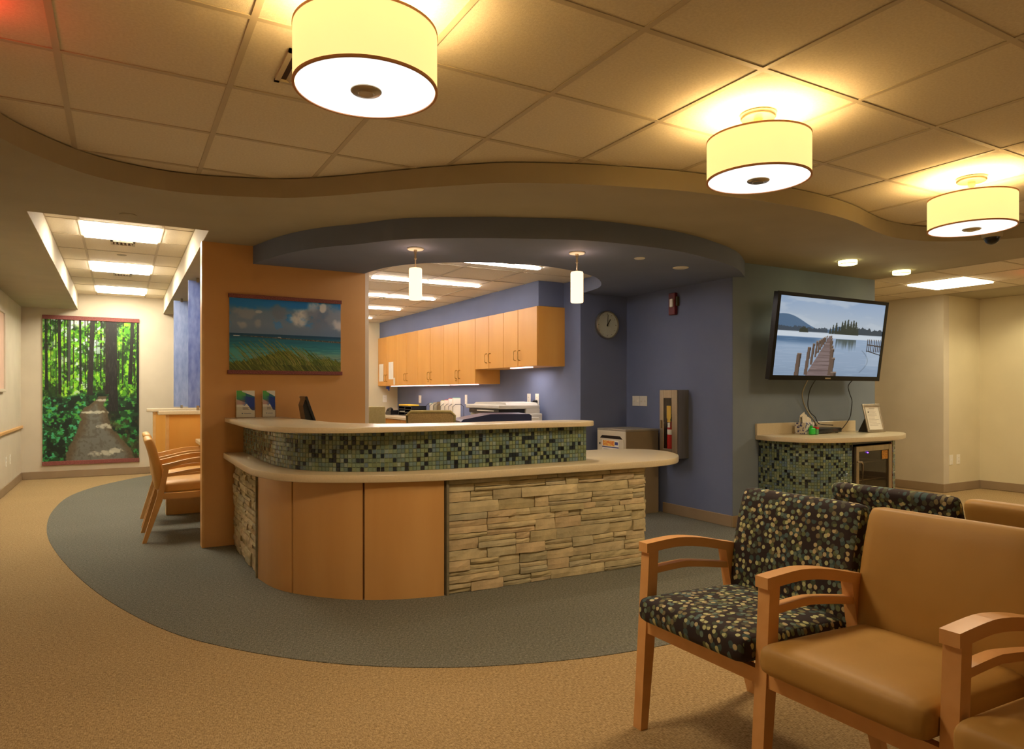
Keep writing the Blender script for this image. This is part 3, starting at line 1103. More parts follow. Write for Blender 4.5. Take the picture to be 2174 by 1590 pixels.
def ledge_wall(parent, org, ux, nrm, W, H, seed, ends=False):
    """dry stacked ledge stones; one object per stone"""
    r = random.Random(seed)
    z = 0.004
    rows = []
    while z < H - 0.012:
        h = r.choice([0.028, 0.04, 0.05, 0.062, 0.07, 0.046])
        if H - (z + h) < 0.02:
            h = H - z
        rows.append((z, h))
        z += h
    for (z, h) in rows:
        x = 0.0
        while x < W - 1e-6:
            l = r.choice([0.10, 0.15, 0.2, 0.26, 0.34, 0.42])
            if W - (x + l) < 0.06:
                l = W - x
            cells = [(x, l, z, h)]
            if h > 0.045 and r.random() < 0.3:
                k = r.uniform(0.35, 0.65)
                cells = [(x, l, z, h * k), (x, l, z + h * k, h * (1 - k))]
            elif h > 0.04 and l > 0.2 and r.random() < 0.25:
                k = r.uniform(0.4, 0.6)
                cells = [(x, l * k, z, h), (x + l * k, l * (1 - k), z, h * 0.5), (x + l * k, l * (1 - k), z + h * 0.5, h * 0.5)]
            for (cx, cl, cz, ch) in cells:
                g = 0.0016
                d0 = r.uniform(0.020, 0.036)
                nx = max(2, int(cl / 0.05))
                vs, fs = [], []
                tl = r.uniform(-0.005, 0.005)
                sl = r.uniform(-0.004, 0.003)
                for jz in range(3):
                    for ix in range(nx + 1):
                        u = cx + g + (cl - 2 * g) * ix / nx
                        w = cz + g + (ch - 2 * g) * jz / 2
                        if 0 < ix < nx:
                            w += r.uniform(-0.0016, 0.0016)
                        if ix in (0, nx):
                            u += r.uniform(-0.0015, 0.0015)
                        dd = d0 + tl * (ix / nx - 0.5) + sl * (jz - 1) + r.uniform(-0.0025, 0.0025)
                        if jz != 1:
                            dd -= 0.003
                        if ix in (0, nx):
                            dd -= 0.003
                        vs.append((u, dd, w))
                nb = len(vs)
                for jz in (0, 2):
                    for ix in range(nx + 1):
                        q = vs[jz * (nx + 1) + ix]
                        vs.append((q[0], 0.0, q[2]))
                for jz in range(2):
                    for ix in range(nx):
                        a = jz * (nx + 1) + ix
                        fs.append((a, a + 1, a + nx + 2, a + nx + 1))
                for ix in range(nx):
                    a, c = ix, nb + ix
                    fs.append((c, c + 1, a + 1, a))
                    a, c = 2 * (nx + 1) + ix, nb + nx + 1 + ix
                    fs.append((a, a + 1, c + 1, c))
                fs.append((nb, 0, nx + 1, 2 * (nx + 1), nb + nx + 1))
                fs.append((nb + nx, nb + 2 * nx + 1, 3 * nx + 2, 2 * nx + 1, nx))
                # map into world: local origin at stone centre
                c0 = (cx + cl / 2, cz + ch / 2)
                vs = [(ux[0] * (q[0] - c0[0]) + nrm[0] * q[1], ux[1] * (q[0] - c0[0]) + nrm[1] * q[1], q[2] - c0[1]) for q in vs]
                pw = root_world(parent)
                o = bpy.data.objects.new('stone', mesh_of('stone', MB().add(vs, fs), M_LEDGE))
                COL.objects.link(o)
                o.parent = parent
                o.location = (org[0] + ux[0] * c0[0] - pw.x, org[1] + ux[1] * c0[0] - pw.y, c0[1])
            x += l


ang = math.atan2(3.70 - 3.745, 3.19 - 1.695)
ux = (math.cos(ang), math.sin(ang))
ledge_wall(desk, (1.70, 3.775), ux, (math.sin(ang), -math.cos(ang)), 1.485, 0.69, 11)
ledge_wall(desk, (3.19, 3.735), (0, 1), (1, 0), 0.7, 0.69, 12)
part('stone_backing', MB().box(1.685, 1.70, 3.735, 3.80, 0.003, 0.69).add(*(lambda m: (m.v, m.f))(MB().prism([(1.70, 3.779), (3.185, 3.735), (3.185, 4.43), (3.17, 4.43), (3.17, 3.76), (1.70, 3.80)], 0.003, 0.69))), M_MORTAR, desk)
ledge_wall(desk, (0.80, 5.80), (0.01, -1), (-1, 0.0), 1.07, 0.69, 13)
part('stone_backing', MB().box(0.80, 0.82, 4.72, 5.815, 0.003, 0.69).box(0.765, 0.82, 4.706, 4.722, 0.003, 0.69), M_MORTAR, desk)

# ------------------------------------------------------------------ painted prints (flat pictures as vertex colours)


def vnoise(h, w, fy, fx, seed, octv=4):
    r = np.random.RandomState(seed)
    out = np.zeros((h, w))
    amp, tot = 1.0, 0.0
    for o in range(octv):
        gy, gx = max(2, int(fy * 2 ** o)) + 1, max(2, int(fx * 2 ** o)) + 1
        g = r.rand(gy + 1, gx + 1)
        y = np.linspace(0, gy - 1e-6, h)
        x = np.linspace(0, gx - 1e-6, w)
        yi, xi = y.astype(int), x.astype(int)
        fyy, fxx = (y - yi)[:, None], (x - xi)[None, :]
        fyy = fyy * fyy * (3 - 2 * fyy)
        fxx = fxx * fxx * (3 - 2 * fxx)
        a = g[yi][:, xi]
        b = g[yi][:, xi + 1]
        c = g[yi + 1][:, xi]
        d = g[yi + 1][:, xi + 1]
        out += amp * ((a * (1 - fxx) + b * fxx) * (1 - fyy) + (c * (1 - fxx) + d * fxx) * fyy)
        tot += amp
        amp *= 0.55
    return out / tot


def blend(img, mask, col):
    col = np.asarray(col, dtype=float) / 255.0
    m = np.clip(mask, 0, 1)[..., None]
    img[:] = img * (1 - m) + col * m


def sstep(a, b, x):
    t = np.clip((x - a) / (b - a), 0, 1)
    return t * t * (3 - 2 * t)


def paint_forest(w=232, h=350):
    Y, X = np.mgrid[0:h, 0:w]
    x, y = (X + .5) / w, (Y + .5) / h
    img = np.zeros((h, w, 3))
    blend(img, np.ones((h, w)), (34, 84, 22))
    n1 = vnoise(h, w, 30, 22, 1, 4)
    n2 = vnoise(h, w, 44, 30, 2, 3)
    blend(img, sstep(.42, .56, n1), (78, 152, 28))
    blend(img, sstep(.50, .62, n2), (136, 208, 44))
    blend(img, sstep(.60, .72, n1 * .5 + n2 * .5), (176, 226, 70))
    blend(img, sstep(.52, .36, vnoise(h, w, 14, 12, 3, 4)) * .8, (14, 40, 12))
    # sky gaps
    sky = sstep(.55, .68, vnoise(h, w, 34, 20, 4, 4)) * sstep(.62, .1, np.abs(x - .38) * 1.0 + y * .55)
    blend(img, sky, (206, 226, 236))
    blend(img, sstep(.07, .02, y) * sstep(.1, .04, np.abs(x - .38)), (226, 232, 240))
    # thin trunks
    r = random.Random(5)
    for k in range(30):
        cx = r.random()
        wd = r.uniform(.002, .0055)
        bot = r.uniform(.42, .56)
        ln = r.uniform(-.02, .02)
        blend(img, (np.abs(x - cx - ln * y) < wd) * (y < bot) * r.uniform(.55, .95), (r.randint(18, 44), r.randint(22, 40), r.randint(14, 26)))
    # undergrowth floor
    gy = .53 + .02 * np.sin(x * 9)
    ground = sstep(-.01, .02, y - gy)
    blend(img, ground, (22, 66, 30))
    n3 = vnoise(h, w, 50, 26, 6, 3)
    blend(img, ground * sstep(.50, .60, n3), (44, 140, 66))
    blend(img, ground * sstep(.60, .70, n3) * sstep(.9, .55, y), (96, 164, 54))
    blend(img, ground * sstep(.60, .70, vnoise(h, w, 60, 30, 7, 2)) * (x < .45), (66, 170, 118))
    blend(img, ground * sstep(.52, .38, vnoise(h, w, 24, 16, 8, 3)), (8, 30, 16))
    blend(img, ground * (x > .66) * sstep(.45, .6, vnoise(h, w, 20, 14, 9, 3)) * sstep(.64, .72, y) * .6, (74, 58, 30))
    # path: winding from top bend to wide bottom
    yy = np.clip((y - .545) / .455, 0, 1)
    cx = np.where(yy < .12, .62 - yy * .9, .512 + .0 * yy) + sstep(.10, .9, yy) * .07
    cx = .615 - .09 * sstep(0, .2, yy) + .06 * sstep(.35, 1, yy)
    hw = .05 + .10 * sstep(.02, .3, yy) + .21 * sstep(.35, 1, yy)
    edge = (hw - np.abs(x - cx)) + (vnoise(h, w, 40, 20, 10, 2) - .5) * .04
    pm = sstep(-.01, .015, edge) * (y > .545)
    blend(img, pm, (96, 84, 62))
    blend(img, pm * sstep(.03, .12, edge), (110, 112, 104))
    blend(img, pm * sstep(.5, .7, vnoise(h, w, 60, 40, 11, 2)) * .35, (74, 66, 50))
    for (sx, sy, sw, sh) in ((.68, .76, .12, .018), (.55, .66, .14, .012), (.60, .955, .13, .02), (.75, .94, .08, .02), (.63, .575, .09, .01), (.44, .66, .06, .008)):
        d = ((x - sx) / sw) ** 2 + ((y - sy) / sh) ** 2
        blend(img, pm * sstep(1.3, .3, d + (vnoise(h, w, 50, 30, 12, 2) - .5) * 2) * .75, (206, 206, 186))
    trunkm = np.zeros((h, w))
    # main trunks: x at top, x at bottom, half width top/bottom, base y
    for (xt_, xb_, w0, w1, by, c) in ((.165, .172, .015, .014, .53, (30, 26, 18)), (.375, .382, .011, .012, .46, (20, 24, 18)), (.505, .475, .024, .030, .535, (34, 34, 28)),
                                      (.425, .43, .004, .005, .48, (24, 24, 18)), (.60, .585, .006, .008, .50, (22, 26, 16)), (.66, .655, .022, .017, .53, (30, 26, 20)),
                                      (.715, .722, .043, .052, .655, (24, 24, 22)), (.93, .90, .018, .022, .46, (22, 24, 20)), (.985, .99, .010, .016, .60, (10, 14, 12)),
                                      (.27, .265, .012, .010, .44, (64, 70, 66)), (.03, .04, .010, .018, .50, (18, 26, 18)), (.83, .82, .006, .008, .5, (28, 32, 20))):
        t = np.clip(y / by, 0, 1)
        c_x = xt_ + (xb_ - xt_) * t
        hw2 = w0 + (w1 - w0) * t ** 3
        m = sstep(.003, -.002, np.abs(x - c_x) - hw2) * (y < by + (vnoise(h, w, 20, 60, 13, 2) - .5) * .012)
        blend(img, m, c)
        if w0 > .009:
            trunkm = np.maximum(trunkm, m * 1.0)
        bark = vnoise(h, w, 30, 120, 14, 2)
        blend(img, m * sstep(.55, .8, bark) * .35, (78, 74, 62))
    leaf = sstep(.62, .70, vnoise(h, w, 46, 34, 15, 3)) * (y < .5)
    blend(img, leaf * .85 * (1 - trunkm), (112, 196, 36))
    return img


def paint_beach(w=260, h=170):
    Y, X = np.mgrid[0:h, 0:w]
    x, y = (X + .5) / w, (Y + .5) / h
    img = np.zeros((h, w, 3))
    blend(img, np.ones((h, w)), (20, 128, 214))
    blend(img, sstep(.0, .5, y), (104, 156, 214))
    hz = .485 + .005 * x
    n = vnoise(h, w, 7, 9, 21, 5)
    n2 = vnoise(h, w, 11, 16, 22, 5)
    base = sstep(.30, .20, np.abs(y - .33))
    cl = sstep(.40, .52, n + base * .22 - .12) * (y > .10)
    blend(img, cl * .85 * sstep(.08, .2, y), (130, 146, 172))
    for (cx, cy, rx, ry, cc) in ((.13, .21, .10, .08, (150, 160, 178)), (.42, .17, .07, .10, (120, 134, 158)), (.62, .24, .085, .13, (236, 236, 234)),
                                 (.74, .10, .06, .13, (222, 224, 228)), (.80, .24, .14, .18, (124, 140, 168)), (.95, .20, .10, .20, (150, 162, 184)), (.11, .38, .04, .05, (176, 180, 190)),
                                 (.24, .35, .03, .06, (164, 172, 186)), (.83, .09, .03, .06, (240, 240, 238)), (.97, .32, .05, .08, (230, 230, 232)), (.25, .19, .03, .02, (196, 200, 206))):
        d = ((x - cx) / rx) ** 2 + ((y - cy) / ry) ** 2 + (n2 - .5) * 2.2
        blend(img, sstep(1.5, .1, d) * .85, cc)
    blend(img, sstep(.34, .48, y) * .5, (94, 126, 168))
    # sea
    sea = sstep(0, .006, y - hz)
    blend(img, sea, (14, 74, 112))
    blend(img, sea * sstep(.50, .58, y), (20, 116, 142))
    blend(img, sea * sstep(.58, .74, y), (76, 164, 166))
    blend(img, sea * sstep(.68, .82, y) * sstep(-.1, .7, x) * .7, (158, 166, 132))
    blend(img, sea * sstep(.52, .60, vnoise(h, w, 60, 6, 23, 3)) * .25, (8, 80, 116))
    ry_ = .515 + .055 * x
    rock = sstep(.006 + .014 * x, .0, np.abs(y - ry_)) * sstep(.06, .2, x)
    blend(img, rock, (84, 72, 62))
    blend(img, rock * sstep(.5, .62, vnoise(h, w, 90, 120, 24, 2)), (138, 124, 108))
    blend(img, sstep(.006, .002, np.abs(y - .523)) * sstep(.035, .02, np.abs(x - .06)), (236, 240, 240))
    blend(img, sstep(.005, .001, np.abs(y - .528)) * sstep(.02, .01, np.abs(x - .43)), (230, 234, 234))
    # grass
    top = .86 - .16 * np.exp(-((x - .45) / .17) ** 2) - .07 * np.exp(-((x - .85) / .12) ** 2) - .03 * np.exp(-((x - .25) / .1) ** 2) + (vnoise(h, w, 3, 40, 25, 3) - .5) * .09
    gr = sstep(0, .03, y - top)
    blend(img, gr, (86, 98, 28))
    skew = np.zeros((h, w))
    nn = vnoise(h, w * 2, 8, 330, 26, 2)
    for i in range(h):
        s0 = int(i * 0.9) % w
        skew[i] = np.roll(nn[i], s0)[:w]
    blend(img, gr * sstep(.55, .72, skew) * .6, (160, 158, 70))
    blend(img, gr * sstep(.45, .30, skew) * .7, (50, 66, 20))
    r = random.Random(4)
    for k in range(190):
        bx = r.choice([r.gauss(.45, .17), r.uniform(0, 1), r.gauss(.85, .12)])
        if not -.1 < bx < 1.1:
            continue
        by = .90
        L = r.uniform(.12, .36) * math.exp(-((bx - .45) / .5) ** 2)
        m = np.zeros((h, w))
        for q in range(60):
            t = q / 60
            px = bx - L * .55 * t ** 1.4
            py = by - L * t
            ix, iy = int(px * w), int(py * h)
            if 0 <= ix < w and 0 <= iy < h:
                m[iy, ix] = .85
        blend(img, m, r.choice([(118, 136, 44), (86, 110, 34), (150, 146, 70), (60, 84, 24)]))
    return img


def paint_lake(w=260, h=190):
    Y, X = np.mgrid[0:h, 0:w]
    x, y = (X + .5) / w, (Y + .5) / h
    img = np.zeros((h, w, 3))
    blend(img, np.ones((h, w)), (140, 162, 190))
    blend(img, sstep(0, .4, y), (172, 184, 196))
    blend(img, sstep(.45, .65, vnoise(h, w, 8, 4, 31, 4)) * (y < .42) * .5, (186, 196, 206))
    hz = .43
    mt = .225 + .17 * sstep(.0, .48, x) - .02 * np.sin(x * 14) * (x < .5)
    mt = np.where(x > .44, .385 - .05 * np.exp(-((x - .56) / .06) ** 2) + .06 * sstep(.6, 1, x), mt)
    blend(img, sstep(0, .008, y - mt) * (y < hz), (70, 100, 130))
    tl = .375 + (vnoise(h, w, 2, 70, 32, 2) - .5) * .05
    blend(img, ((y > tl) & (y < hz) & (x < .45)) * .9, (46, 62, 76))
    blend(img, ((y > tl - .04 + (x - .75) * .12 * (x > .75)) & (y < hz) & (x > .74)) * .95, (38, 54, 66))
    # island of firs
    r = random.Random(8)
    for (cx, hh, ww) in [(.20 + .01 * k, .07 - .006 * abs(k - 3), .012) for k in range(7)] + [(.50, .12, .014), (.53, .15, .018), (.475, .08, .012), (.585, .17, .02), (.61, .19, .022), (.64, .205, .022), (.67, .18, .02), (.695, .20, .022), (.72, .18, .02), (.74, .12, .014), (.56, .10, .018), (.66, .12, .04), (.60, .10, .04), (.71, .10, .03)]:
        t = np.clip((y - (hz + .012 - hh)) / hh, 0, 1)
        m = (np.abs(x - cx) < ww * (.25 + .75 * t) * (.75 + .5 * vnoise(h, w, 90, 20, 33, 2))) & (y > hz + .01 - hh) & (y < hz + .012)
        blend(img, m * .95, (34, 46, 40))
    # water
    wa = sstep(0, .004, y - hz - .010)
    blend(img, wa, (196, 206, 216))
    blend(img, wa * sstep(.495, .505, y), (140, 162, 188))
    blend(img, wa * sstep(.52, .8, y), (138, 158, 182))
    blend(img, wa * sstep(.50, .51, y) * sstep(.62, .54, y) * sstep(.5, .3, x), (70, 104, 138))
    blend(img, wa * sstep(.8, 1, y) * .5, (116, 138, 162))
    blend(img, wa * sstep(.5, .65, vnoise(h, w, 80, 6, 34, 3)) * .18, (176, 190, 206))
    ref = ((np.abs(x - .64) < .10) & (y > .505)) * sstep(.66, .52, y + (vnoise(h, w, 3, 40, 35, 2) - .5) * .16)
    blend(img, ref * .85, (52, 66, 62))
    # ice crack
    cr = np.abs(x - (.78 + .09 * np.sin((y - .60) * 9)) - (y - .7) * .1)
    blend(img, sstep(.008, .002, cr) * (y > .64) * (y < .95) * .6, (84, 100, 116))
    blend(img, ((x > .86) & (y > .66) & (y < .86)) * .25, (196, 206, 214))
    # jetty
    t = np.clip((y - .47) / .53, 0, 1)
    lx = .472 - .185 * t ** 1.05
    rx = .500 + .045 * t
    jm = ((x > lx) & (x < rx) & (y > .47)) * 1.0
    blend(img, jm, (112, 96, 96))
    pl = np.sin(1 / (t + .10) * 38)
    blend(img, jm * sstep(.3, .9, pl) * .4, (72, 58, 58))
    blend(img, jm * sstep(.5, .65, vnoise(h, w, 90, 8, 36, 2)) * .35, (146, 130, 128))

    def post(cx, top, bot, hw, c=(92, 74, 64)):
        m = ((np.abs(x - cx + (y - top) * .035) < hw) & (y > top) & (y < bot)) * 1.0
        blend(img, m, c)
        blend(img, m * (x > cx + hw * .2), (54, 44, 40))
        blend(img, ((np.abs(x - cx) < hw) & (np.abs(y - top) < .006)) * 1.0, (130, 112, 98))
    for (cx, top, bot, hw) in ((.215, .715, 1.0, .020), (.300, .63, .99, .015), (.338, .585, .86, .011), (.368, .55, .76, .009), (.388, .535, .70, .008), (.405, .52, .66, .007),
                               (.418, .505, .62, .006), (.43, .495, .59, .006), (.442, .485, .56, .005), (.455, .475, .53, .005)):
        post(cx, top, bot, hw)
    for (cx, top, bot, hw) in ((.494, .47, .60, .005), (.500, .50, .64, .006), (.507, .53, .70, .008), (.512, .60, .80, .010), (.520, .64, .99, .014), (.535, .76, .99, .014), (.55, .95, 1.0, .027)):
        post(cx, top, bot, hw)
    # far dock
    blend(img, ((x > .855) & (np.abs(y - (.56 + (x - .86) * .12)) < .008)) * 1.0, (60, 52, 48))
    for k in range(8):
        cx = .858 + .0185 * k
        m = ((np.abs(x - cx) < .0035) & (y > .485) & (y < .66)) * 1.0
        blend(img, m, (52, 44, 42))
    blend(img, ((x > .855) & (np.abs(y - (.645 + (x - .86) * .35)) < .006)) * 1.0, (24, 24, 28))
    return img


def picture_mesh(name, img, corner, eu, ev, m, parent, label=None):
    """img rows run from top to bottom; corner = top left, eu to the right, ev downwards"""
    h, w, _ = img.shape
    c = Vector(corner)
    eu, ev = Vector(eu), Vector(ev)
    i, j = np.mgrid[0:h + 1, 0:w + 1]
    pts = np.array(c)[None, None, :] + (j / w)[..., None] * np.array(eu) + (i / h)[..., None] * np.array(ev)
    pts = pts.reshape(-1, 3)
    pw = root_world(parent)
    pts -= np.array(pw)
    a = (np.arange(h)[:, None] * (w + 1) + np.arange(w)[None, :]).ravel()
    faces = np.stack([a, a + w + 1, a + w + 2, a + 1], axis=1)
    me = bpy.data.meshes.new(name)
    me.vertices.add(len(pts))
    me.vertices.foreach_set('co', pts.ravel())
    me.loops.add(faces.size)
    me.loops.foreach_set('vertex_index', faces.ravel())
    me.polygons.add(len(faces))
    me.polygons.foreach_set('loop_start', np.arange(0, faces.size, 4))
    me.update(calc_edges=True)
    me.materials.append(m)
    at = me.attributes.new('Col', 'FLOAT_COLOR', 'FACE')
    rgba = np.ones((h * w, 4), dtype=np.float32)
    rgba[:, :3] = lin(np.clip(img, 0, 1)).reshape(-1, 3)
    at.data.foreach_set('color', rgba.ravel())
    o = bpy.data.objects.new(name, me)
    COL.objects.link(o)
    o.parent = parent
    if label:
        o['label'] = label
    return o


M_PRINT = print_mat('printed_picture')
M_SCREEN = print_mat('tv_screen', 0.95)

# forest picture on the back wall
t = thing('wall_banner', 'tall picture of a path through a green forest with maroon bars', 'picture', (-0.354, 11.56, 0.19))
part('backing', MB().box(-0.944, 0.237, 11.545, 11.558, 0.20, 2.28), M_PAPER, t)
picture_mesh('print', paint_forest(), (-0.944, 11.543, 2.245), (1.181, 0, 0), (0, 0, -2.005), M_PRINT, t, 'forest path print')
part('hanging_bar', MB().bevbox(-0.948, 0.241, 11.53, 11.558, 2.235, 2.292, 0.003), M_MAROON, t)
part('hanging_bar', MB().bevbox(-0.948, 0.241, 11.53, 11.558, 0.185, 0.242, 0.003), M_MAROON, t)
# beach picture on the ochre wall
t = thing('wall_banner', 'wide picture of beach grass, blue sea and clouds on the ochre wall', 'picture', (1.19, 5.82, 1.36))
part('backing', MB().box(0.745, 1.63, 5.806, 5.818, 1.37, 1.98), M_PAPER, t)
picture_mesh('print', paint_beach(), (0.745, 5.804, 1.972), (0.885, 0, 0), (0, 0, -0.592), M_PRINT, t, 'beach and sea print')
part('hanging_bar', MB().bevbox(0.738, 1.637, 5.795, 5.818, 1.962, 1.993, 0.002), M_MAROON, t)
part('hanging_bar', MB().bevbox(0.732, 1.643, 5.795, 5.818, 1.358, 1.388, 0.002), M_MAROON, t)
# framed picture on the left wall, seen only by its edge
t = thing('framed_picture', 'pale framed picture edge on the left wall, cut by the left border', 'picture', (-1.19, 9.4, 1.2))
fr = MB()
fr.bevbox(-1.19, -1.16, 9.84, 9.875, 1.215, 2.158, 0.004).bevbox(-1.19, -1.16, 9.0, 9.035, 1.215, 2.158, 0.004).bevbox(-1.19, -1.16, 9.0, 9.875, 1.215, 1.25, 0.004).bevbox(-1.19, -1.16, 9.0, 9.875, 2.123, 2.158, 0.004)
part('frame', fr, M_CREAM, t)
part('mat_board', MB().box(-1.188, -1.178, 9.03, 9.85, 1.245, 2.13), mat('pale_rose', S(214, 180, 156), 0.8), t)

# ------------------------------------------------------------------ television
t = thing('television', 'large black wall television showing a lake with a wooden jetty', 'television', (5.70, 4.36, 1.32))
TB = Vector((4.916, 4.095, 1.322))
TW = Vector((1.59, 0, 0.0))
TU = Vector((0, -0.10, 0.765))
nrm = TW.cross(TU).normalized()  # towards the viewer (-y)
if nrm.y > 0:
    nrm = -nrm


def tvbox(u0, u1, v0, v1, d0, d1, bev=0.0):
    base = MB()
    if bev:
        base.bevbox(0, 1, 0, 1, 0, 1, 0.001)
    m = MB()
    vs = []
    for (u, v, d) in [(u0, v0, d0), (u1, v0, d0), (u1, v1, d0), (u0, v1, d0), (u0, v0, d1), (u1, v0, d1), (u1, v1, d1), (u0, v1, d1)]:
        vs.append(tuple(TB + TW * u + TU * v + nrm * d))
    return m.add(vs, [(0, 1, 2, 3), (4, 7, 6, 5), (0, 4, 5, 1), (1, 5, 6, 2), (2, 6, 7, 3), (3, 7, 4, 0)])


M_TVB = mat('tv_black', S(9, 9, 10), 0.22, spec=0.25)
part('back_shell', tvbox(0.003, 0.997, 0.005, 0.995, -0.045, -0.004).add(*(lambda m: (m.v, m.f))(tvbox(0.2, 0.8, 0.1, 0.75, -0.075, -0.045))), M_TVB, t)
bz = MB()
for (a, b, c2, d) in ((0, 1, 0, 0.055), (0, 1, 0.958, 1.0), (0, 0.025, 0.055, 0.958), (0.975, 1, 0.055, 0.958)):
    q = tvbox(a, b, c2, d, -0.004, 0.006)
    bz.add(q.v, q.f)
part('bezel', bz, M_TVB, t)
c0 = TB + TW * 0.025 + TU * 0.958 + nrm * 0.001
picture_mesh('screen', paint_lake(), c0, TW * 0.95, TU * -0.903, M_SCREEN, t, 'lit screen with lake and jetty')
part('logo', tvbox(0.475, 0.525, 0.018, 0.034, 0.006, 0.0068), M_STEEL, t)
part('wall_bracket', MB().box(5.55, 5.86, 4.32, 4.358, 1.52, 1.88).tube([(5.7, 4.33, 1.70), (5.7, 4.13, 1.70)], 0.02, 8).box(5.6, 5.8, 4.10, 4.13, 1.60, 1.80), M_BLACK, t)

for (nm, pts, m, lab) in (
        ('power_cable', [(5.60, 4.20, 1.36), (5.635, 4.30, 1.22), (5.69, 4.335, 1.12), (5.76, 4.335, 1.02), (5.83, 4.327, 0.945), (5.86, 4.327, 0.90), (5.88, 4.327, 0.885)], M_STEEL, 'pale thick cable falling straight from the television left side'),
        ('thin_cable', [(5.72, 4.20, 1.36), (5.745, 4.30, 1.24), (5.75, 4.33, 1.10), (5.79, 4.335, 1.02), (5.86, 4.33, 0.97), (5.88, 4.32, 0.92), (5.93, 4.31, 0.898), (6.02, 4.25, 0.892)], M_BLACK, 'thin dark cable curling beside the pale cable under the television'),
        ('thin_cable', [(6.30, 4.20, 1.36), (6.33, 4.30, 1.28), (6.40, 4.33, 1.19), (6.44, 4.335, 1.13), (6.43, 4.335, 1.04), (6.40, 4.33, 0.96), (6.30, 4.31, 0.89), (6.20, 4.29, 0.84)], M_BLACK, 'thin dark cable hanging alone under the right half of the television')):
    sx = smooth_curve([(p[0], p[1]) for p in pts], 4)
    sz = smooth_curve([(p[2], 0) for p in pts], 4)
    mb = MB().tube([(a[0], a[1], b[0]) for a, b in zip(sx, sz)], 0.006 if nm == 'power_cable' else 0.0042, 8)
    o = part(nm, mb, m, None, True)
    tag(o, lab, 'cable')

# ------------------------------------------------------------------ niche counter under the television
nc = thing('coffee_counter', 'curved counter with green mosaic front under the television', 'counter', (5.8, 4.1, 0))
cout = smooth_curve([(5.05, 4.355), (5.03, 4.16), (5.07, 3.96), (5.18, 3.80), (5.31, 3.735), (5.6, 3.68), (6.0, 3.665), (6.2, 3.695), (6.5, 3.82), (6.66, 3.95), (6.68, 4.08), (6.62, 4.22), (6.52, 4.355)], 6)
part('countertop', slab(cout, 0.777, 0.82), M_STONE, nc, 35)
part('backsplash', MB().bevbox(5.05, 6.50, 4.335, 4.358, 0.82, 0.925, 0.002), M_STONE, nc)
mp1 = smooth_curve([(5.09, 4.355), (5.09, 4.18), (5.13, 4.00), (5.23, 3.86), (5.36, 3.79), (5.565, 3.745)], 8)
mp2 = smooth_curve([(6.255, 3.80), (6.36, 3.84), (6.47, 3.93), (6.54, 4.05), (6.55, 4.20), (6.55, 4.355)], 8)
for k, mp_ in enumerate((mp1, mp2)):
    a = offset_path(mp_, 0.008)
    b = offset_path(mp_, 0.05)
    part('mosaic_backing', MB().prism(a + list(reversed(b)), 0.003, 0.777), M_GROUT, nc)
    mosaic(mp_, 0.003, 0.777, nc, seed=20 + k)
fd = math.atan2(3.80 - 3.745, 6.255 - 5.565)
FM = Matrix.Translation((5.568, 3.750, 0)) @ Matrix.Rotation(fd, 4, 'Z')
FW = 0.685
t = thing('beverage_fridge', 'small steel framed glass door fridge built into the mosaic counter', 'fridge', (5.9, 3.8, 0))
part('body', MB().box(0.004, 0.016, 0.0, 0.5, 0.005, 0.775).box(FW - 0.016, FW - 0.004, 0.0, 0.5, 0.005, 0.775).box(0.016, FW - 0.016, 0.0, 0.5, 0.752, 0.775).box(0.016, FW - 0.016, 0.0, 0.5, 0.005, 0.08).box(0.016, FW - 0.016, 0.48, 0.5, 0.08, 0.752).xf(FM), M_BLACK, t)
dr = part('door', MB().bevbox(0.04, 0.085, -0.02, 0.01, 0.09, 0.735, 0.003).bevbox(FW - 0.095, FW - 0.04, -0.02, 0.01, 0.09, 0.735, 0.003)
          .bevbox(0.085, FW - 0.095, -0.02, 0.01, 0.685, 0.735, 0.003).bevbox(0.085, FW - 0.095, -0.02, 0.01, 0.09, 0.14, 0.003).xf(FM), M_STEEL, t)
part('glass_pane', MB().box(0.085, FW - 0.095, -0.008, -0.002, 0.14, 0.685).xf(FM), M_DGLASS, dr)
part('handle', MB().tube([(0.06, -0.02, 0.60), (0.075, -0.05, 0.60), (0.085, -0.05, 0.58), (0.085, -0.05, 0.22), (0.075, -0.05, 0.20), (0.06, -0.02, 0.20)], 0.009, 10).xf(FM), M_STEEL, dr, True)
part('hinge_edge', MB().box(FW - 0.038, FW - 0.018, -0.012, 0.01, 0.09, 0.745).xf(FM), mat('mahogany', S(120, 52, 22), 0.5), t)
for zz in (0.25, 0.42, 0.58):
    sh = MB()
    for k in range(12):
        xx = 0.05 + k * 0.05
        sh.tube([(xx, 0.04, zz), (xx, 0.45, zz)], 0.002, 6)
    sh.tube([(0.03, 0.04, zz), (FW - 0.03, 0.04, zz)], 0.004, 6)
    part('wire_shelf', sh.xf(FM), M_STEEL, t)
part('status_light', MB().lathe((0.24, 0.0, 0.672), [(0.0001, -0.006), (0.006, -0.004), (0.006, 0.004), (0.0001, 0.006)], 12).xf(FM @ Matrix.Translation((0, -0.012, 0))), M_LED, t)
part('sticker', MB().box(FW - 0.20, FW - 0.10, -0.0115, -0.0095, 0.60, 0.68).xf(FM), mat('orange_sticker', S(214, 150, 40), 0.6, S(150, 92, 24), 60, (1, 1, 3), lo=.45, hi=.55), t)

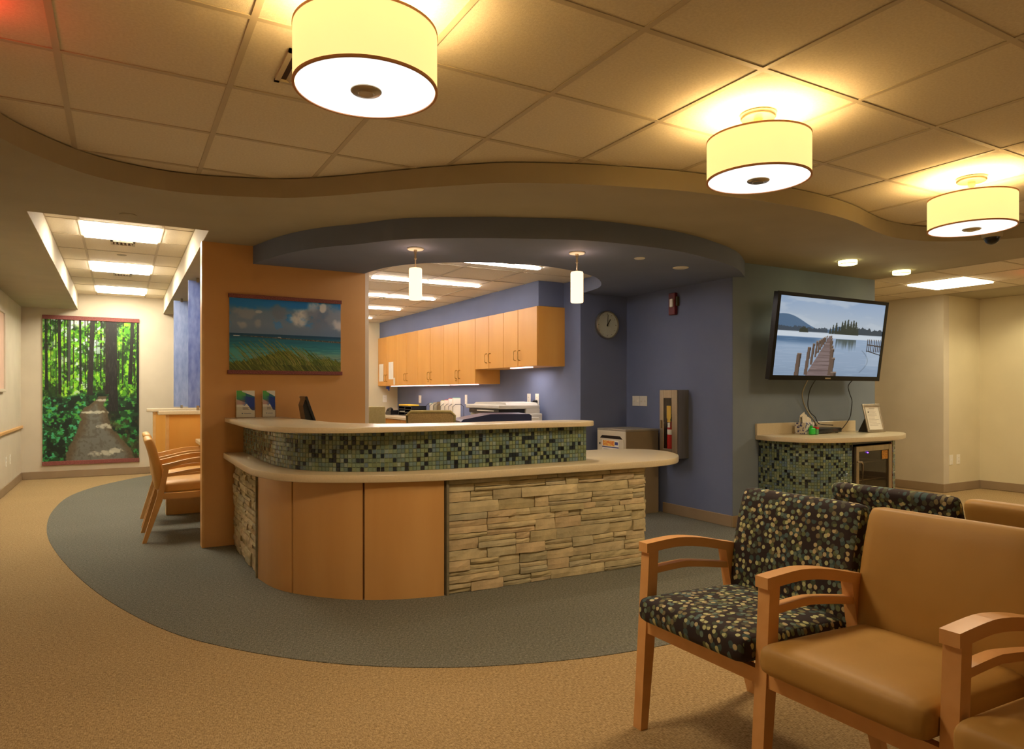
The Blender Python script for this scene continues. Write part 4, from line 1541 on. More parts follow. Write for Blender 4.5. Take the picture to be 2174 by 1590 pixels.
# things on the niche counter
t = thing('tissue_box', 'floral tissue box with a white tissue standing up, under the television', 'tissue box', (5.56, 4.17, 0.82))
part('box', MB().bevbox(5.50, 5.63, 4.165, 4.285, 0.822, 0.93, 0.004), mat('floral_card', S(226, 220, 206), 0.7, S(58, 66, 130), 34, lo=.52, hi=.60), t)
ts = MB()
n = 10
prof = [(0.0, .065), (.02, .085), (.045, .10), (.06, .092), (.075, .07), (.095, .05), (.115, .048)]
bm = bmesh.new()
rows_ = []
for k in range(5):
    row = []
    for i, (px, pz) in enumerate(prof):
        yy = (k - 2) * 0.009 * (1.2 - pz * 4) + 0.008 * math.sin(i * 1.7 + k)
        row.append(bm.verts.new((5.508 + px, 4.225 + yy, 0.93 + (pz if k % 2 == 0 else pz * 0.8) * (1 - abs(k - 2) * 0.12))))
    rows_.append(row)
for k in range(4):
    for i in range(len(prof) - 1):
        bm.faces.new((rows_[k][i], rows_[k][i + 1], rows_[k + 1][i + 1], rows_[k + 1][i]))
for k in (0, 4):
    low = [bm.verts.new((v.co.x, 4.225 + (v.co.y - 4.225) * 1.3, 0.928)) for v in rows_[k]]
    for i in range(len(prof) - 1):
        q = (rows_[k][i], rows_[k][i + 1], low[i + 1], low[i])
        bm.faces.new(q if k else tuple(reversed(q)))
part('tissue', MB().from_bm(bm), M_PAPER, t, True)
t = thing('sanitizer_bottle', 'bright green plastic bottle in front of the tissue box', 'bottle', (5.53, 4.10, 0.82))
part('bottle', MB().bevbox(5.495, 5.56, 4.10, 4.135, 0.822, 0.885, 0.010, 3).cyl((5.515, 4.118), 0.014, 0.885, 0.905, 16), mat('green_plastic', S(46, 200, 66), 0.3), t, True)
part('cap', MB().cyl((5.515, 4.118), 0.011, 0.905, 0.918, 16), M_GBLUE, t, True)
t = thing('small_carton', 'small red and green carton beside the green bottle', 'box', (5.595, 4.125, 0.82))
part('carton', MB().bevbox(5.568, 5.60, 4.10, 4.15, 0.822, 0.872, 0.002), mat('carton_green', S(86, 160, 96), 0.6), t)
part('lid_band', MB().bevbox(5.566, 5.602, 4.098, 4.152, 0.872, 0.892, 0.002), M_RED, t)
t = thing('set_top_box', 'flat black set top box on the mosaic counter below the cables', 'set top box', (5.95, 4.15, 0.82))
BX = Matrix.Translation((5.645, 4.16, 0.828)) @ Matrix.Rotation(R(2), 4, 'Z')
part('case', MB().bevbox(0, 0.40, 0, 0.16, 0, 0.045, 0.006, 2).xf(BX), M_BLACK, t, True)
part('foot', MB().box(0.03, 0.05, 0.02, 0.04, -0.006, 0).box(0.35, 0.37, 0.02, 0.04, -0.006, 0).box(0.03, 0.05, 0.12, 0.14, -0.006, 0).box(0.35, 0.37, 0.12, 0.14, -0.006, 0).xf(BX), M_BLACK, t)
part('display', MB().box(0.26, 0.34, -0.001, 0.0, 0.015, 0.03).xf(BX), M_DARKGAP, t)
t = thing('picture_frame', 'silver standing frame with a printed sheet on the right of the counter', 'picture frame', (6.40, 4.05, 0.82))
DM = Matrix.Translation((6.285, 4.065, 0.822)) @ Matrix.Rotation(R(-4), 4, 'Z') @ Matrix.Rotation(R(-14), 4, 'X')
fr = MB()
for (a, b, c2, d) in ((0, .25, 0, .028), (0, .25, .252, .28), (0, .026, .028, .252), (.224, .25, .028, .252)):
    fr.bevbox(a, b, -0.012, 0.004, c2, d, 0.003)
part('frame', fr.xf(DM), M_STEEL, t)
sh = part('sheet', MB().box(.024, .226, -0.004, 0.002, .026, .254).xf(DM), M_PAPER, t)
tx = MB()
rr = random.Random(3)
for k in range(13):
    zz = .235 - k * .014
    wd = rr.uniform(.09, .155) if k else .08
    x0 = .125 - wd / 2 if k == 0 else .05
    tx.box(x0, x0 + wd, -0.0048, -0.0040, zz, zz + (.004 if k == 0 else .0022))
part('text_line', tx.xf(DM), mat('grey_ink', S(150, 140, 130), 0.7), sh)
part('easel_leg', MB().extr([(0.0, 0.0), (0.13, 0.0), (0.03, 0.2)], 'x', -0.03, 0.03).xf(Matrix.Translation((6.375, 4.075, 0.822))), M_BLACK, t)

# ------------------------------------------------------------------ fire cabinet, console, clock, small wall devices
t = thing('fire_extinguisher_cabinet', 'tall steel fire extinguisher cabinet with glass door on the blue wall', 'fire cabinet', (4.76, 5.03, 0.58))
X0, X1, Y0, Y1, Z0, Z1 = 4.622, 4.758, 4.905, 5.150, 0.575, 1.235
cb = MB().box(X1 - 0.006, X1, Y0, Y1, Z0, Z1).box(X0, X1 - .006, Y0, Y0 + 0.006, Z0, Z1).box(X0, X1 - .006, Y1 - 0.006, Y1, Z0, Z1).box(X0, X1 - .006, Y0 + .006, Y1 - .006, Z1 - 0.006, Z1).box(X0, X1 - .006, Y0 + .006, Y1 - .006, Z0, Z0 + 0.006)
part('box', cb, M_STEEL, t)
dr = part('door', MB().bevbox(X0 - 0.012, X0 - .001, Y0, Y0 + 0.075, Z0, Z1, 0.003).bevbox(X0 - 0.012, X0 - .001, Y1 - 0.055, Y1, Z0, Z1, 0.003)
          .bevbox(X0 - 0.012, X0 - .001, Y0 + 0.075, Y1 - 0.055, Z0, Z0 + 0.09, 0.003).bevbox(X0 - 0.012, X0 - .001, Y0 + 0.075, Y1 - 0.055, Z1 - 0.08, Z1, 0.003), M_STEEL, t)
part('glass_pane', MB().box(X0 - 0.008, X0 - 0.005, Y0 + 0.075, Y1 - 0.055, Z0 + 0.09, Z1 - 0.08), M_GLASS, dr)
part('handle', MB().bevbox(X0 - 0.028, X0 - 0.012, Y1 - 0.03, Y1 - 0.02, 0.86, 0.94, 0.002), M_NICKEL, dr)
t = thing('fire_extinguisher', 'red fire extinguisher with a yellow tag inside the steel cabinet', 'fire extinguisher', (4.69, 5.03, 0.585))
c = (4.682, 5.048, 0)
part('cylinder', MB().lathe(c, [(0.0001, .585), (.046, .585), (.05, .60), (.05, .86), (.04, .90), (.018, .925), (.0001, .93)], 24), M_RED, t, True)
part('valve', MB().cyl(c[:2], .016, .925, .965, 14).bevbox(c[0] - .012, c[0] + .012, c[1] - .05, c[1] + .03, .965, .975, .002).bevbox(c[0] - .01, c[0] + .01, c[1] - .06, c[1] + .02, .985, .993, .002), M_BLACK, t)
part('hose', MB().tube([(c[0], c[1] + .02, .95), (c[0] - .01, c[1] + .055, .93), (c[0] - .015, c[1] + .062, .85), (c[0] - .015, c[1] + .06, .70)], .008, 8), M_BLACK, t, True)
lb = MB()
for k in range(6):
    a0, a1 = R(150 + k * 12), R(150 + (k + 1) * 12)
    r_ = .0512
    lb.add([(c[0] + r_ * math.cos(a0), c[1] + r_ * math.sin(a0), .80), (c[0] + r_ * math.cos(a1), c[1] + r_ * math.sin(a1), .80), (c[0] + r_ * math.cos(a1), c[1] + r_ * math.sin(a1), .90 - .05), (c[0] + r_ * math.cos(a0), c[1] + r_ * math.sin(a0), .85)], [(0, 1, 2, 3)])
part('label_sticker', lb, M_PAPER, t)
part('inspection_tag', MB().box(4.630, 4.632, 5.012, 5.070, .955, 1.08).box(4.630, 4.632, 5.02, 5.062, .92, .955), M_YEL, t)
part('white_tag', MB().box(4.630, 4.6315, 5.025, 5.058, .87, .915), M_PAPER, t)

t = thing('document_console', 'locked grey paper disposal console with slot, in the blue corner', 'cabinet', (4.49, 5.5, 0))
part('body', MB().box(4.292, 4.705, 5.272, 5.73, 0.004, 0.825), M_CONS, t)
part('top', MB().bevbox(4.284, 4.708, 5.266, 5.732, 0.825, 0.845, 0.003), M_CONST, t)
fp = part('front_panel', MB().box(4.286, 4.292, 5.272, 5.73, 0.004, 0.825), M_CONSF, t)
dr = part('door', MB().box(4.281, 4.286, 5.30, 5.705, 0.03, 0.745), M_CONSF, t)
part('slot', MB().extr([(5.32, .745), (5.685, .745), (5.65, .775), (5.36, .775)], 'x', 4.2845, 4.2865), M_BLACK, t)
part('lock', MB().cyl((0, 0), .009, 0, .006, 16).xf(Matrix.Translation((4.281, 5.68, .69)) @ Matrix.Rotation(R(-90), 4, 'Y')), M_BLACK, dr)
pn = part('notice', MB().box(4.2795, 4.281, 5.375, 5.64, .50, .73), M_PAPER, t)
part('picture_band', MB().box(4.2788, 4.2795, 5.44, 5.63, .67, .725), mat('flame_print', S(220, 90, 40), .6, S(240, 200, 90), 40, (1, 1, 2)), pn)
part('logo_patch', MB().box(4.2788, 4.2795, 5.385, 5.435, .685, .715), mat('navy_ink', S(40, 50, 110), .6), pn)
part('rule_line', MB().box(4.2788, 4.2795, 5.375, 5.64, .655, .665), MATS['navy_ink'], pn)
part('rule_line', MB().box(4.2788, 4.2795, 5.375, 5.64, .535, .56), M_RED, pn)
tx = MB()
for k in range(5):
    tx.box(4.2788, 4.2795, 5.52, 5.62 - .01 * (k % 2), .635 - k * .014, .640 - k * .014).box(4.2788, 4.2795, 5.39, 5.49, .635 - k * .014, .640 - k * .014)
part('text_line', tx, MATS['grey_ink'], pn)

t = thing('wall_clock', 'round silver rimmed wall clock on the dark blue wall', 'clock', (4.485, 5.84, 1.926))
CM = Matrix.Translation((4.485, 5.838, 1.926)) @ Matrix.Rotation(R(90), 4, 'X')
part('rim', MB().lathe((0, 0, 0), [(.148, 0), (.15, .02), (.145, .032), (.137, .034), (.135, .02), (.135, 0)], 64, closed=True).xf(CM), M_STEEL, t, True)
part('dial', MB().cyl((0, 0), .136, .002, .016, 64).xf(CM), M_CLIP, t)
mk = MB()
for k in range(12):
    a = R(30 * k)
    L = .012 if k % 3 == 0 else .007
    mk.add(*(lambda m: (m.v, m.f))(MB().box(-.003, .003, .118 - L, .118 + .004, .016, .0168).xf(Matrix.Rotation(a, 4, 'Z'))))
part('hour_mark', mk.xf(CM), MATS['grey_ink'], t)
part('hour_hand', MB().box(-.004, .004, -.015, .072, .018, .0195).xf(CM @ Matrix.Rotation(R(-34), 4, 'Z')), M_BLACK, t)
part('minute_hand', MB().box(-.0028, .0028, -.018, .108, .020, .0215).xf(CM @ Matrix.Rotation(R(-4), 4, 'Z')), M_BLACK, t)
part('hand_cap', MB().cyl((0, 0), .007, .016, .024, 16).xf(CM), M_BLACK, t)
part('glass', MB().cyl((0, 0), .136, .026, .0275, 64).xf(CM), M_GLASS, t)

t = thing('fire_alarm_strobe', 'narrow red fire alarm strobe high on the blue wall', 'fire alarm', (4.76, 5.11, 1.98))
part('housing', MB().bevbox(4.72, 4.758, 5.055, 5.145, 1.975, 2.19, .004), M_DRED, t)
part('strobe_lens', MB().bevbox(4.70, 4.72, 5.07, 5.11, 2.05, 2.13, .006, 2), M_WHITE, t)
part('side_horn', MB().bevbox(4.73, 4.758, 5.03, 5.055, 2.06, 2.15, .003), mat('olive_dark', S(70, 64, 30), .6), t)


def plate(name, x, y, z, w, h, axis, kind, label, group=None):
    """wall plate; axis is the wall normal: '-x' or '-y' or '+x'"""
    t = thing(name, label, 'outlet' if kind == 'outlet' else 'switch', (x, y, z), group)
    rot = {'-y': 0, '-x': R(-90), '+x': R(90)}[axis]
    Mx = Matrix.Translation((x, y, z)) @ Matrix.Rotation(rot, 4, 'Z')
    part('plate', MB().bevbox(-w / 2, w / 2, -.006, 0, -h / 2, h / 2, .0015).xf(Mx), M_WHITE, t)
    if kind == 'outlet':
        for s in (-1, 1):
            rc = part('socket', MB().bevbox(-.014, .014, -.008, -.0055, s * .022 - .013, s * .022 + .013, .003).xf(Mx), M_PAPER, t)
            part('slot', MB().box(-.007, -.005, -.0084, -.0078, s * .022 - .005, s * .022 + .005).box(.005, .007, -.0084, -.0078, s * .022 - .005, s * .022 + .005).xf(Mx), M_BLACK, rc)
    else:
        n_ = max(1, round(w / .055))
        for k in range(n_):
            cx = -w / 2 + w * (k + .5) / n_
            part('toggle', MB().bevbox(cx - .005, cx + .005, -.016, -.005, -.010, .008, .001).box(cx - .011, cx + .011, -.0066, -.006, .022, .03).xf(Mx), M_PAPER, t)
    return t


plate('light_switch', 4.76, 5.68, 1.12, 0.115, 0.107, '-x', 'switch', 'left double switch plate on the blue wall', 'switch plates on the blue wall')
plate('light_switch', 4.76, 5.56, 1.12, 0.115, 0.107, '-x', 'switch', 'right double switch plate on the blue wall, nearer the fire cabinet', 'switch plates on the blue wall')
plate('wall_outlet', 8.76, 4.60, 0.39, .075, .12, '-y', 'switch', 'left wall plate of the pair low on the far right beige wall')
plate('wall_outlet', 8.92, 4.60, 0.39, .075, .12, '-y', 'outlet', 'right wall plate of the pair low on the far right beige wall')
plate('wall_outlet', -1.19, 10.10, 0.38, .075, .12, '+x', 'outlet', 'nearer outlet plate low on the left wall under the chair rail')
plate('wall_outlet', -1.19, 10.45, 0.38, .075, .12, '+x', 'outlet', 'farther outlet plate low on the left wall toward the corner')
plate('wall_outlet', 4.15, 10.23, 1.10, .10, .12, '-x', 'outlet', 'double outlet with plugs above the black desk organiser')
plate('wall_outlet', 4.15, 8.55, 1.11, .07, .13, '-x', 'outlet', 'outlet plate between the folders and the office printer')
plate('wall_outlet', 4.15, 6.87, 1.13, .075, .13, '-x', 'outlet', 'left one of two outlets above the right side of the big printer')
plate('wall_outlet', 4.15, 6.69, 1.13, .075, .13, '-x', 'outlet', 'right outlet above the big printer, with a black plug')
plate('wall_outlet', 3.92, 11.26, 1.10, .075, .12, '-y', 'outlet', 'outlet on the cream reception end wall beside the cabinets')
plug = part('power_cord', MB().tube([(4.14, 6.69, 1.105), (4.11, 6.70, 1.11), (4.10, 6.75, 1.09), (4.10, 6.78, 1.02), (4.115, 6.79, .95), (4.125, 6.79, .865)], .010, 8)
            .tube([(4.145, 6.69, 1.105), (4.105, 6.69, 1.105)], .018, 10), M_BLACK, None, True)
plug['label'] = 'black power cord'

# ------------------------------------------------------------------ reception back office
MHAND = M_BRASS


def wall_cabinet(y0, y1, ym, z0, z1, label, lock=False, hz=None):
    t = thing('wall_cabinet', label, 'cabinet', (3.98, (y0 + y1) / 2, z0), 'maple wall cabinets')
    part('body', MB().box(3.822, 4.15, y0 + .001, y1 - .001, z0, z1), M_CAB, t)
    hz = hz or z0 + .125
    for (a, b, side) in ((y0, ym, 1), (ym, y1, -1)):
        d = part('door', MB().bevbox(3.80, 3.8215, a + .004, b - .004, z0 + .002, z1 - .002, .0015), M_CAB, t)
        hy = ym - side * .045
        part('handle', MB().tube([(3.80, hy, hz - .055), (3.775, hy, hz - .05), (3.77, hy, hz - .04), (3.77, hy, hz + .04), (3.775, hy, hz + .05), (3.80, hy, hz + .055)], .005, 8), MHAND, d, True)
        if lock and side == -1:
            part('lock', MB().cyl((0, 0), .010, 0, .008, 14).xf(Matrix.Translation((3.80, hy + .03, z0 + .05)) @ Matrix.Rotation(R(-90), 4, 'Y')), MHAND, d)
    return t


wall_cabinet(6.13, 6.86, 6.53, 1.49, 2.12, 'nearest maple wall cabinet, its end panel facing the camera')
wall_cabinet(6.86, 7.58, 7.22, 1.49, 2.12, 'second maple wall cabinet from the near end, with a short door pair')
wall_cabinet(7.58, 8.53, 8.06, 1.315, 2.12, 'tall maple wall cabinet with the stepped down end panel and a lock', True)
wall_cabinet(8.53, 9.46, 8.99, 1.315, 2.12, 'second tall maple wall cabinet, above the folders, with a lock', True)
wall_cabinet(9.46, 10.37, 9.92, 1.315, 2.12, 'third tall maple wall cabinet, next to the one with papers taped on')
wall_cabinet(10.37, 11.255, 10.84, 1.315, 2.12, 'farthest maple wall cabinet with white papers taped to its doors')
for k, (y0, y1, zz) in enumerate(((6.35, 6.80, 1.49), (7.65, 8.42, 1.315), (8.52, 9.2, 1.315), (9.3, 9.8, 1.315), (9.85, 10.3, 1.315), (10.35, 10.75, 1.315))):
    o = part('under_cabinet_light', MB().bevbox(3.84, 3.90, y0 + .02, y1 - .02, zz - .012, zz - .001, .002), M_UNDER)
    tag(o, ['glowing strip light under the nearest short wall cabinet', 'nearest glowing strip under the tall wall cabinets', 'second glowing strip under the tall wall cabinets',
            'third glowing strip under the tall wall cabinets', 'fourth glowing strip under the tall wall cabinets', 'farthest glowing strip under the tall wall cabinets'][k], 'strip light', 'under cabinet lights')
light('under_cabinet_glow', 'AREA', (3.95, 6.6, 1.465), 2.2, (1.0, .9, .86), .06, size_y=.42)
light('under_cabinet_glow', 'AREA', (3.95, 9.0, 1.29), 5.0, (1.0, .9, .86), .08, size_y=2.4)
for k, (y0, y1, z0, z1) in enumerate(((10.98, 11.19, 1.39, 1.68), (10.50, 10.72, 1.42, 1.70), (10.43, 10.49, 1.33, 1.44))):
    o = part('taped_paper', MB().box(3.7975, 3.7988, y0, y1, z0, z1), M_PAPER)
    tag(o, ['left white sheet taped on the farthest cabinet door', 'right white sheet taped on the farthest cabinet door', 'tiny white card taped below the right sheet'][k], 'paper', 'papers on the cabinet')
o = part('blue_tape_dispenser', MB().bevbox(3.83, 3.87, 10.86, 10.95, 1.262, 1.31, .01, 2).tube([(3.85, 10.88, 1.28), (3.85, 10.85, 1.24)], .012, 8), mat('cobalt', S(24, 60, 150), .5))
tag(o, 'small blue plastic gadget hanging under the farthest cabinet', 'gadget')

for k in range(6):
    y0 = 6.0 + k * .87
    t = thing('base_cabinet', ['nearest base cabinet under the back counter, behind the desk', 'second base cabinet under the back counter', 'third base cabinet under the back counter',
                               'fourth base cabinet under the back counter', 'fifth base cabinet under the back counter', 'farthest base cabinet under the back counter'][k], 'cabinet', (3.85, y0 + .43, 0), 'base cabinets behind the desk')
    part('body', MB().box(3.56, 4.135, y0 + .001, y0 + .869, .08, .81).box(3.62, 4.135, y0 + .001, y0 + .869, .003, .08), M_CAB, t)
    for (a, b) in ((y0 + .004, y0 + .433), (y0 + .437, y0 + .866)):
        d = part('door', MB().bevbox(3.54, 3.559, a, b, .085, .66, .0015), M_CAB, t)
        part('handle', MB().tube([(3.54, (a + b) / 2 - .05, .60), (3.515, (a + b) / 2 - .05, .60), (3.515, (a + b) / 2 + .05, .60), (3.54, (a + b) / 2 + .05, .60)], .005, 8), MHAND, d)
        d = part('drawer', MB().bevbox(3.54, 3.559, a, b, .665, .805, .0015), M_CAB, t)
        part('handle', MB().tube([(3.54, (a + b) / 2 - .05, .735), (3.515, (a + b) / 2 - .05, .735), (3.515, (a + b) / 2 + .05, .735), (3.54, (a + b) / 2 + .05, .735)], .005, 8), MHAND, d)
t = thing('back_counter', 'long pale counter along the blue reception wall', 'counter', (3.85, 8.6, .81))
part('worktop', MB().bevbox(3.51, 4.148, 5.985, 11.25, .812, .85, .004).bevbox(1.95, 3.51, 10.66, 11.25, .812, .85, .004), M_STONE, t)
part('backsplash', MB().bevbox(1.95, 4.148, 11.235, 11.258, .851, .95, .002), M_STONE, t)
part('support_panel', MB().box(1.95, 3.50, 10.72, 10.74, .003, .81), M_CAB, t)

# big white office printer
t = thing('office_printer', 'large white multifunction printer with open paper tray on the back counter', 'printer', (3.85, 6.85, .85))
YP0, YP1 = 6.50, 7.36
part('body', MB().bevbox(3.60, 4.10, YP0, YP1 - .05, .852, .975, .008), M_OFFW, t)
part('scanner_unit', MB().bevbox(3.56, 4.08, YP0 + .02, YP1, 1.028, 1.072, .012, 2).bevbox(3.9, 4.08, YP0 + .02, YP1 - .1, .975, 1.03, .004), M_OFFW, t)
part('document_feeder', MB().extr([(YP0 + .04, 1.072), (YP1 - .02, 1.072), (YP1 - .08, 1.095), (YP0 + .35, 1.104), (YP0 + .06, 1.095)], 'x', 3.66, 4.06), M_OFFW, t)
part('output_gap', MB().bevbox(3.57, 3.90, YP0 + .05, YP1 - .08, .977, 1.026, .002), M_BLACK, t)
part('paper', MB().bevbox(3.562, 3.572, YP0 + .16, YP1 - .3, 1.000, 1.010, .001), M_PAPER, t)
part('side_tray', MB().bevbox(3.7, 4.0, YP0 - .09, YP0, .852, .935, .004), M_OFFW, t)
pw_ = root_world(t)
plug.parent = t
plug.location = (-pw_.x, -pw_.y, -pw_.z)
# navy printer on a stand
t = thing('desk_printer', 'dark navy printer with a lit touch panel in front of the white printer', 'printer', (3.0, 5.5, 0))
PM = Matrix.Translation((2.98, 5.50, 0)) @ Matrix.Rotation(R(-18), 4, 'Z')
part('stand', MB().bevbox(-.24, .24, -.2, .2, .003, .60, .005).xf(PM), M_OFFW, t)
part('body', MB().bevbox(-.25, .25, -.22, .22, .60, .93, .01).xf(PM), M_OFFW, t)
part('lid', MB().extr([(-.36, .93), (.27, .93), (.27, 1.005), (.25, 1.02), (-.10, 1.02), (-.34, .975), (-.36, .955)], 'y', -.23, .23).xf(PM), M_NAVY, t)
SM = PM @ Matrix.Translation((-.175, -.05, .999)) @ Matrix.Rotation(R(-13.3), 4, 'Y')
tp = part('touch_panel', MB().box(-.055, .055, -.11, .03, -.001, .002).xf(SM), emit('panel_grey', S(150, 160, 190), .6), t)
part('led', MB().box(-.085, -.068, -.06, -.04, 0, .004).xf(SM), M_LED, t)

# organiser, phone, trays, folders
t = thing('desk_organiser', 'black wire desk organiser with a yellow pad on top', 'organiser', (3.9, 9.95, .85))
og = MB()
for yy in (9.66, 9.93, 10.20):
    og.box(3.78, 4.02, yy, yy + .014, .852, 1.0)
for zz in (.852, .90, .945, .99):
    og.box(3.78, 4.02, 9.66, 10.214, zz, zz + .010)
og.box(4.01, 4.02, 9.66, 10.214, .852, 1.0)
part('frame', og, M_BLACK, t)
part('yellow_pad', MB().bevbox(3.80, 3.98, 9.85, 10.25, 1.001, 1.02, .002), M_YEL, t)
part('paper_stack', MB().box(3.79, 3.99, 9.70, 9.92, .863, .875).box(3.79, 3.99, 9.96, 10.19, .911, .92), M_PAPER, t)
t = thing('desk_phone', 'black desk telephone left of the organiser', 'telephone', (3.8, 10.55, .85))
part('base', MB().extr([(10.40, .852), (10.68, .852), (10.68, .875), (10.56, .915), (10.40, .925)], 'x', 3.72, 3.93), M_BLACK, t)
part('handset', MB().tube([(3.75, 10.66, .90), (3.75, 10.60, .935), (3.75, 10.48, .95), (3.75, 10.42, .935)], .02, 10), M_BLACK, t, True)
FC = [(S(232, 226, 208), S(120, 190, 150)), (S(236, 226, 212), S(232, 120, 100)), (S(230, 220, 200), S(210, 60, 60)), (S(226, 220, 200), S(200, 190, 120)), (S(120, 104, 74), S(90, 80, 60)), (S(170, 160, 130), S(150, 140, 120)), (S(214, 206, 180), S(150, 190, 160))]
t = thing('file_rack', 'black wire step rack holding upright folders on the back counter', 'rack', (3.85, 8.75, .85))
rk = MB()
for k in range(8):
    yy = 8.28 + k * .13
    rk.tube([(3.82, yy, .855), (3.82, yy, 1.02), (3.86, yy, 1.05), (3.94, yy, 1.05), (3.98, yy, 1.02), (3.98, yy, .855)], .004, 6)
rk.tube([(3.82, 8.26, .857), (3.82, 9.22, .857)], .005, 6).tube([(3.98, 8.26, .857), (3.98, 9.22, .857)], .005, 6)
part('wire_frame', rk, M_BLACK, t)
for k in range(7):
    yy = 8.30 + k * .13
    zt = [1.13, 1.12, 1.10, 1.09, 1.07, 1.06, 1.05][k]
    ms = mat('folder_%d' % k, FC[k][0], .7)
    me = mat('folder_tab_%d' % k, FC[k][1], .7)
    f = thing('file_folder', ['nearest and tallest upright folder in the wire rack', 'second upright folder from the printer side of the rack', 'third upright folder from the printer side',
                              'middle upright folder in the wire rack', 'fifth upright folder, dark brown sided', 'sixth upright folder from the printer side', 'farthest upright folder in the rack, by the organiser'][k], 'folder', (3.86, yy, .86), 'folders in the wire rack')
    part('cover', MB().bevbox(3.84, 3.95, yy + .01, yy + .042, .865, zt, .003), ms, f)
    part('top_edge', MB().box(3.845, 3.945, yy + .013, yy + .039, zt, zt + .008), me, f)


def task_chair(x, y, rot, h, m, label, w=.23, frame=False):
    t = thing('task_chair', label, 'office chair', (x, y, 0), 'office chairs behind the desk')
    st = MB()
    for k in range(5):
        a = 2 * PI * k / 5
        st.tube([(0, 0, .12), (.16 * math.cos(a), .16 * math.sin(a), .09), (.29 * math.cos(a), .29 * math.sin(a), .065)], .018, 8)
    part('star_base', st, M_BLACK, t, True, local=True)
    for k in range(5):
        a = 2 * PI * k / 5
        part('caster', MB().cyl((0, 0), .028, -.02, .02, 14).xf(Matrix.Translation((.29 * math.cos(a), .29 * math.sin(a), .033)) @ Matrix.Rotation(a, 4, 'Z') @ Matrix.Rotation(R(90), 4, 'X')), M_BLACK, t, local=True)
    part('gas_lift', MB().cyl((0, 0), .025, .10, .40, 16), M_STEEL, t, True, local=True)
    part('seat', cushion(.24, .24, .04, .035, 6, .01).xf(Matrix.Translation((0, 0, .45))), m, t, True, local=True)
    part('back_support', MB().tube([(0, .18, .42), (0, .30, .42), (0, .31, .62)], .015, 8), M_BLACK, t, True, local=True)
    B = Matrix.Translation((0, .27, (.55 + h) / 2)) @ Matrix.Rotation(R(-6), 4, 'X')
    hh = (h - .55) / 2
    if frame:
        fr = MB()
        q = [(-w, -hh), (w, -hh), (w, hh), (-w, hh)]
        fr.tube([(-w + .03, 0, -hh), (-w, 0, -hh + .03), (-w, 0, hh - .03), (-w + .03, 0, hh), (w - .03, 0, hh), (w, 0, hh - .03), (w, 0, -hh + .03), (w - .03, 0, -hh), (-w + .03, 0, -hh)], .012, 8)
        bk = part('backrest', fr.xf(B), M_OLIVE, t, True, local=True)
        part('mesh_panel', MB().box(-w + .008, w - .008, -.003, .003, -hh + .01, hh - .01).xf(B), M_MESHB, bk, local=True)
    else:
        part('backrest', MB().bevbox(-w, w, -.015, .015, -hh, hh, .01, 2).xf(B), m, t, True, local=True)
    for s in (-1, 1):
        part('armrest', MB().tube([(s * .24, .08, .45), (s * .27, .08, .50), (s * .27, .08, .62)], .012, 8).bevbox(s * .27 - .03, s * .27 + .03, -.08, .16, .62, .645, .006), M_BLACK, t, local=True)
    t.rotation_euler = (0, 0, rot)
    return t


task_chair(2.36, 6.94, R(150), 1.07, M_OLIVE, 'olive office chair with solid back, left one behind the desk', .115)
task_chair(2.36, 5.48, R(150), 1.055, M_OLIVE, 'olive office chair with a mesh back, right one behind the desk', .195, True)

# computer monitor seen from behind its edge
t = thing('computer_monitor', 'black computer monitor seen nearly edge on behind the counter', 'monitor', (1.36, 5.4, .737))
MM = Matrix.Translation((1.365, 5.46, .80)) @ Matrix.Rotation(R(-7), 4, 'Z') @ Matrix.Rotation(R(-19), 4, 'Y')
part('bezel', MB().bevbox(-.004, .014, -.22, .22, .04, .40, .004).xf(MM), M_BLACK, t)
part('back_shell', MB().extr([(.06, -.005), (.38, -.005), (.34, -.035), (.22, -.055), (.10, -.045)][::-1], 'y', -.18, .18).xf(MM @ Matrix(((0, 1, 0, 0), (0, 0, 1, 0), (1, 0, 0, 0), (0, 0, 0, 1))).inverted()) if False else
     MB().prism([(-.005, .06), (-.045, .10), (-.055, .22), (-.035, .34), (-.005, .38)], -.18, .18).xf(MM @ Matrix(((1, 0, 0, 0), (0, 0, 1, 0), (0, 1, 0, 0), (0, 0, 0, 1)))), M_BLACK, t)
part('screen', MB().box(.0142, .0146, -.205, .205, .055, .385).xf(MM), M_DARKGAP, t)
part('stand', MB().tube([(1.37, 5.46, .745), (1.33, 5.46, .92)], .02, 10).bevbox(1.26, 1.48, 5.34, 5.58, .738, .752, .004), M_BLACK, t)


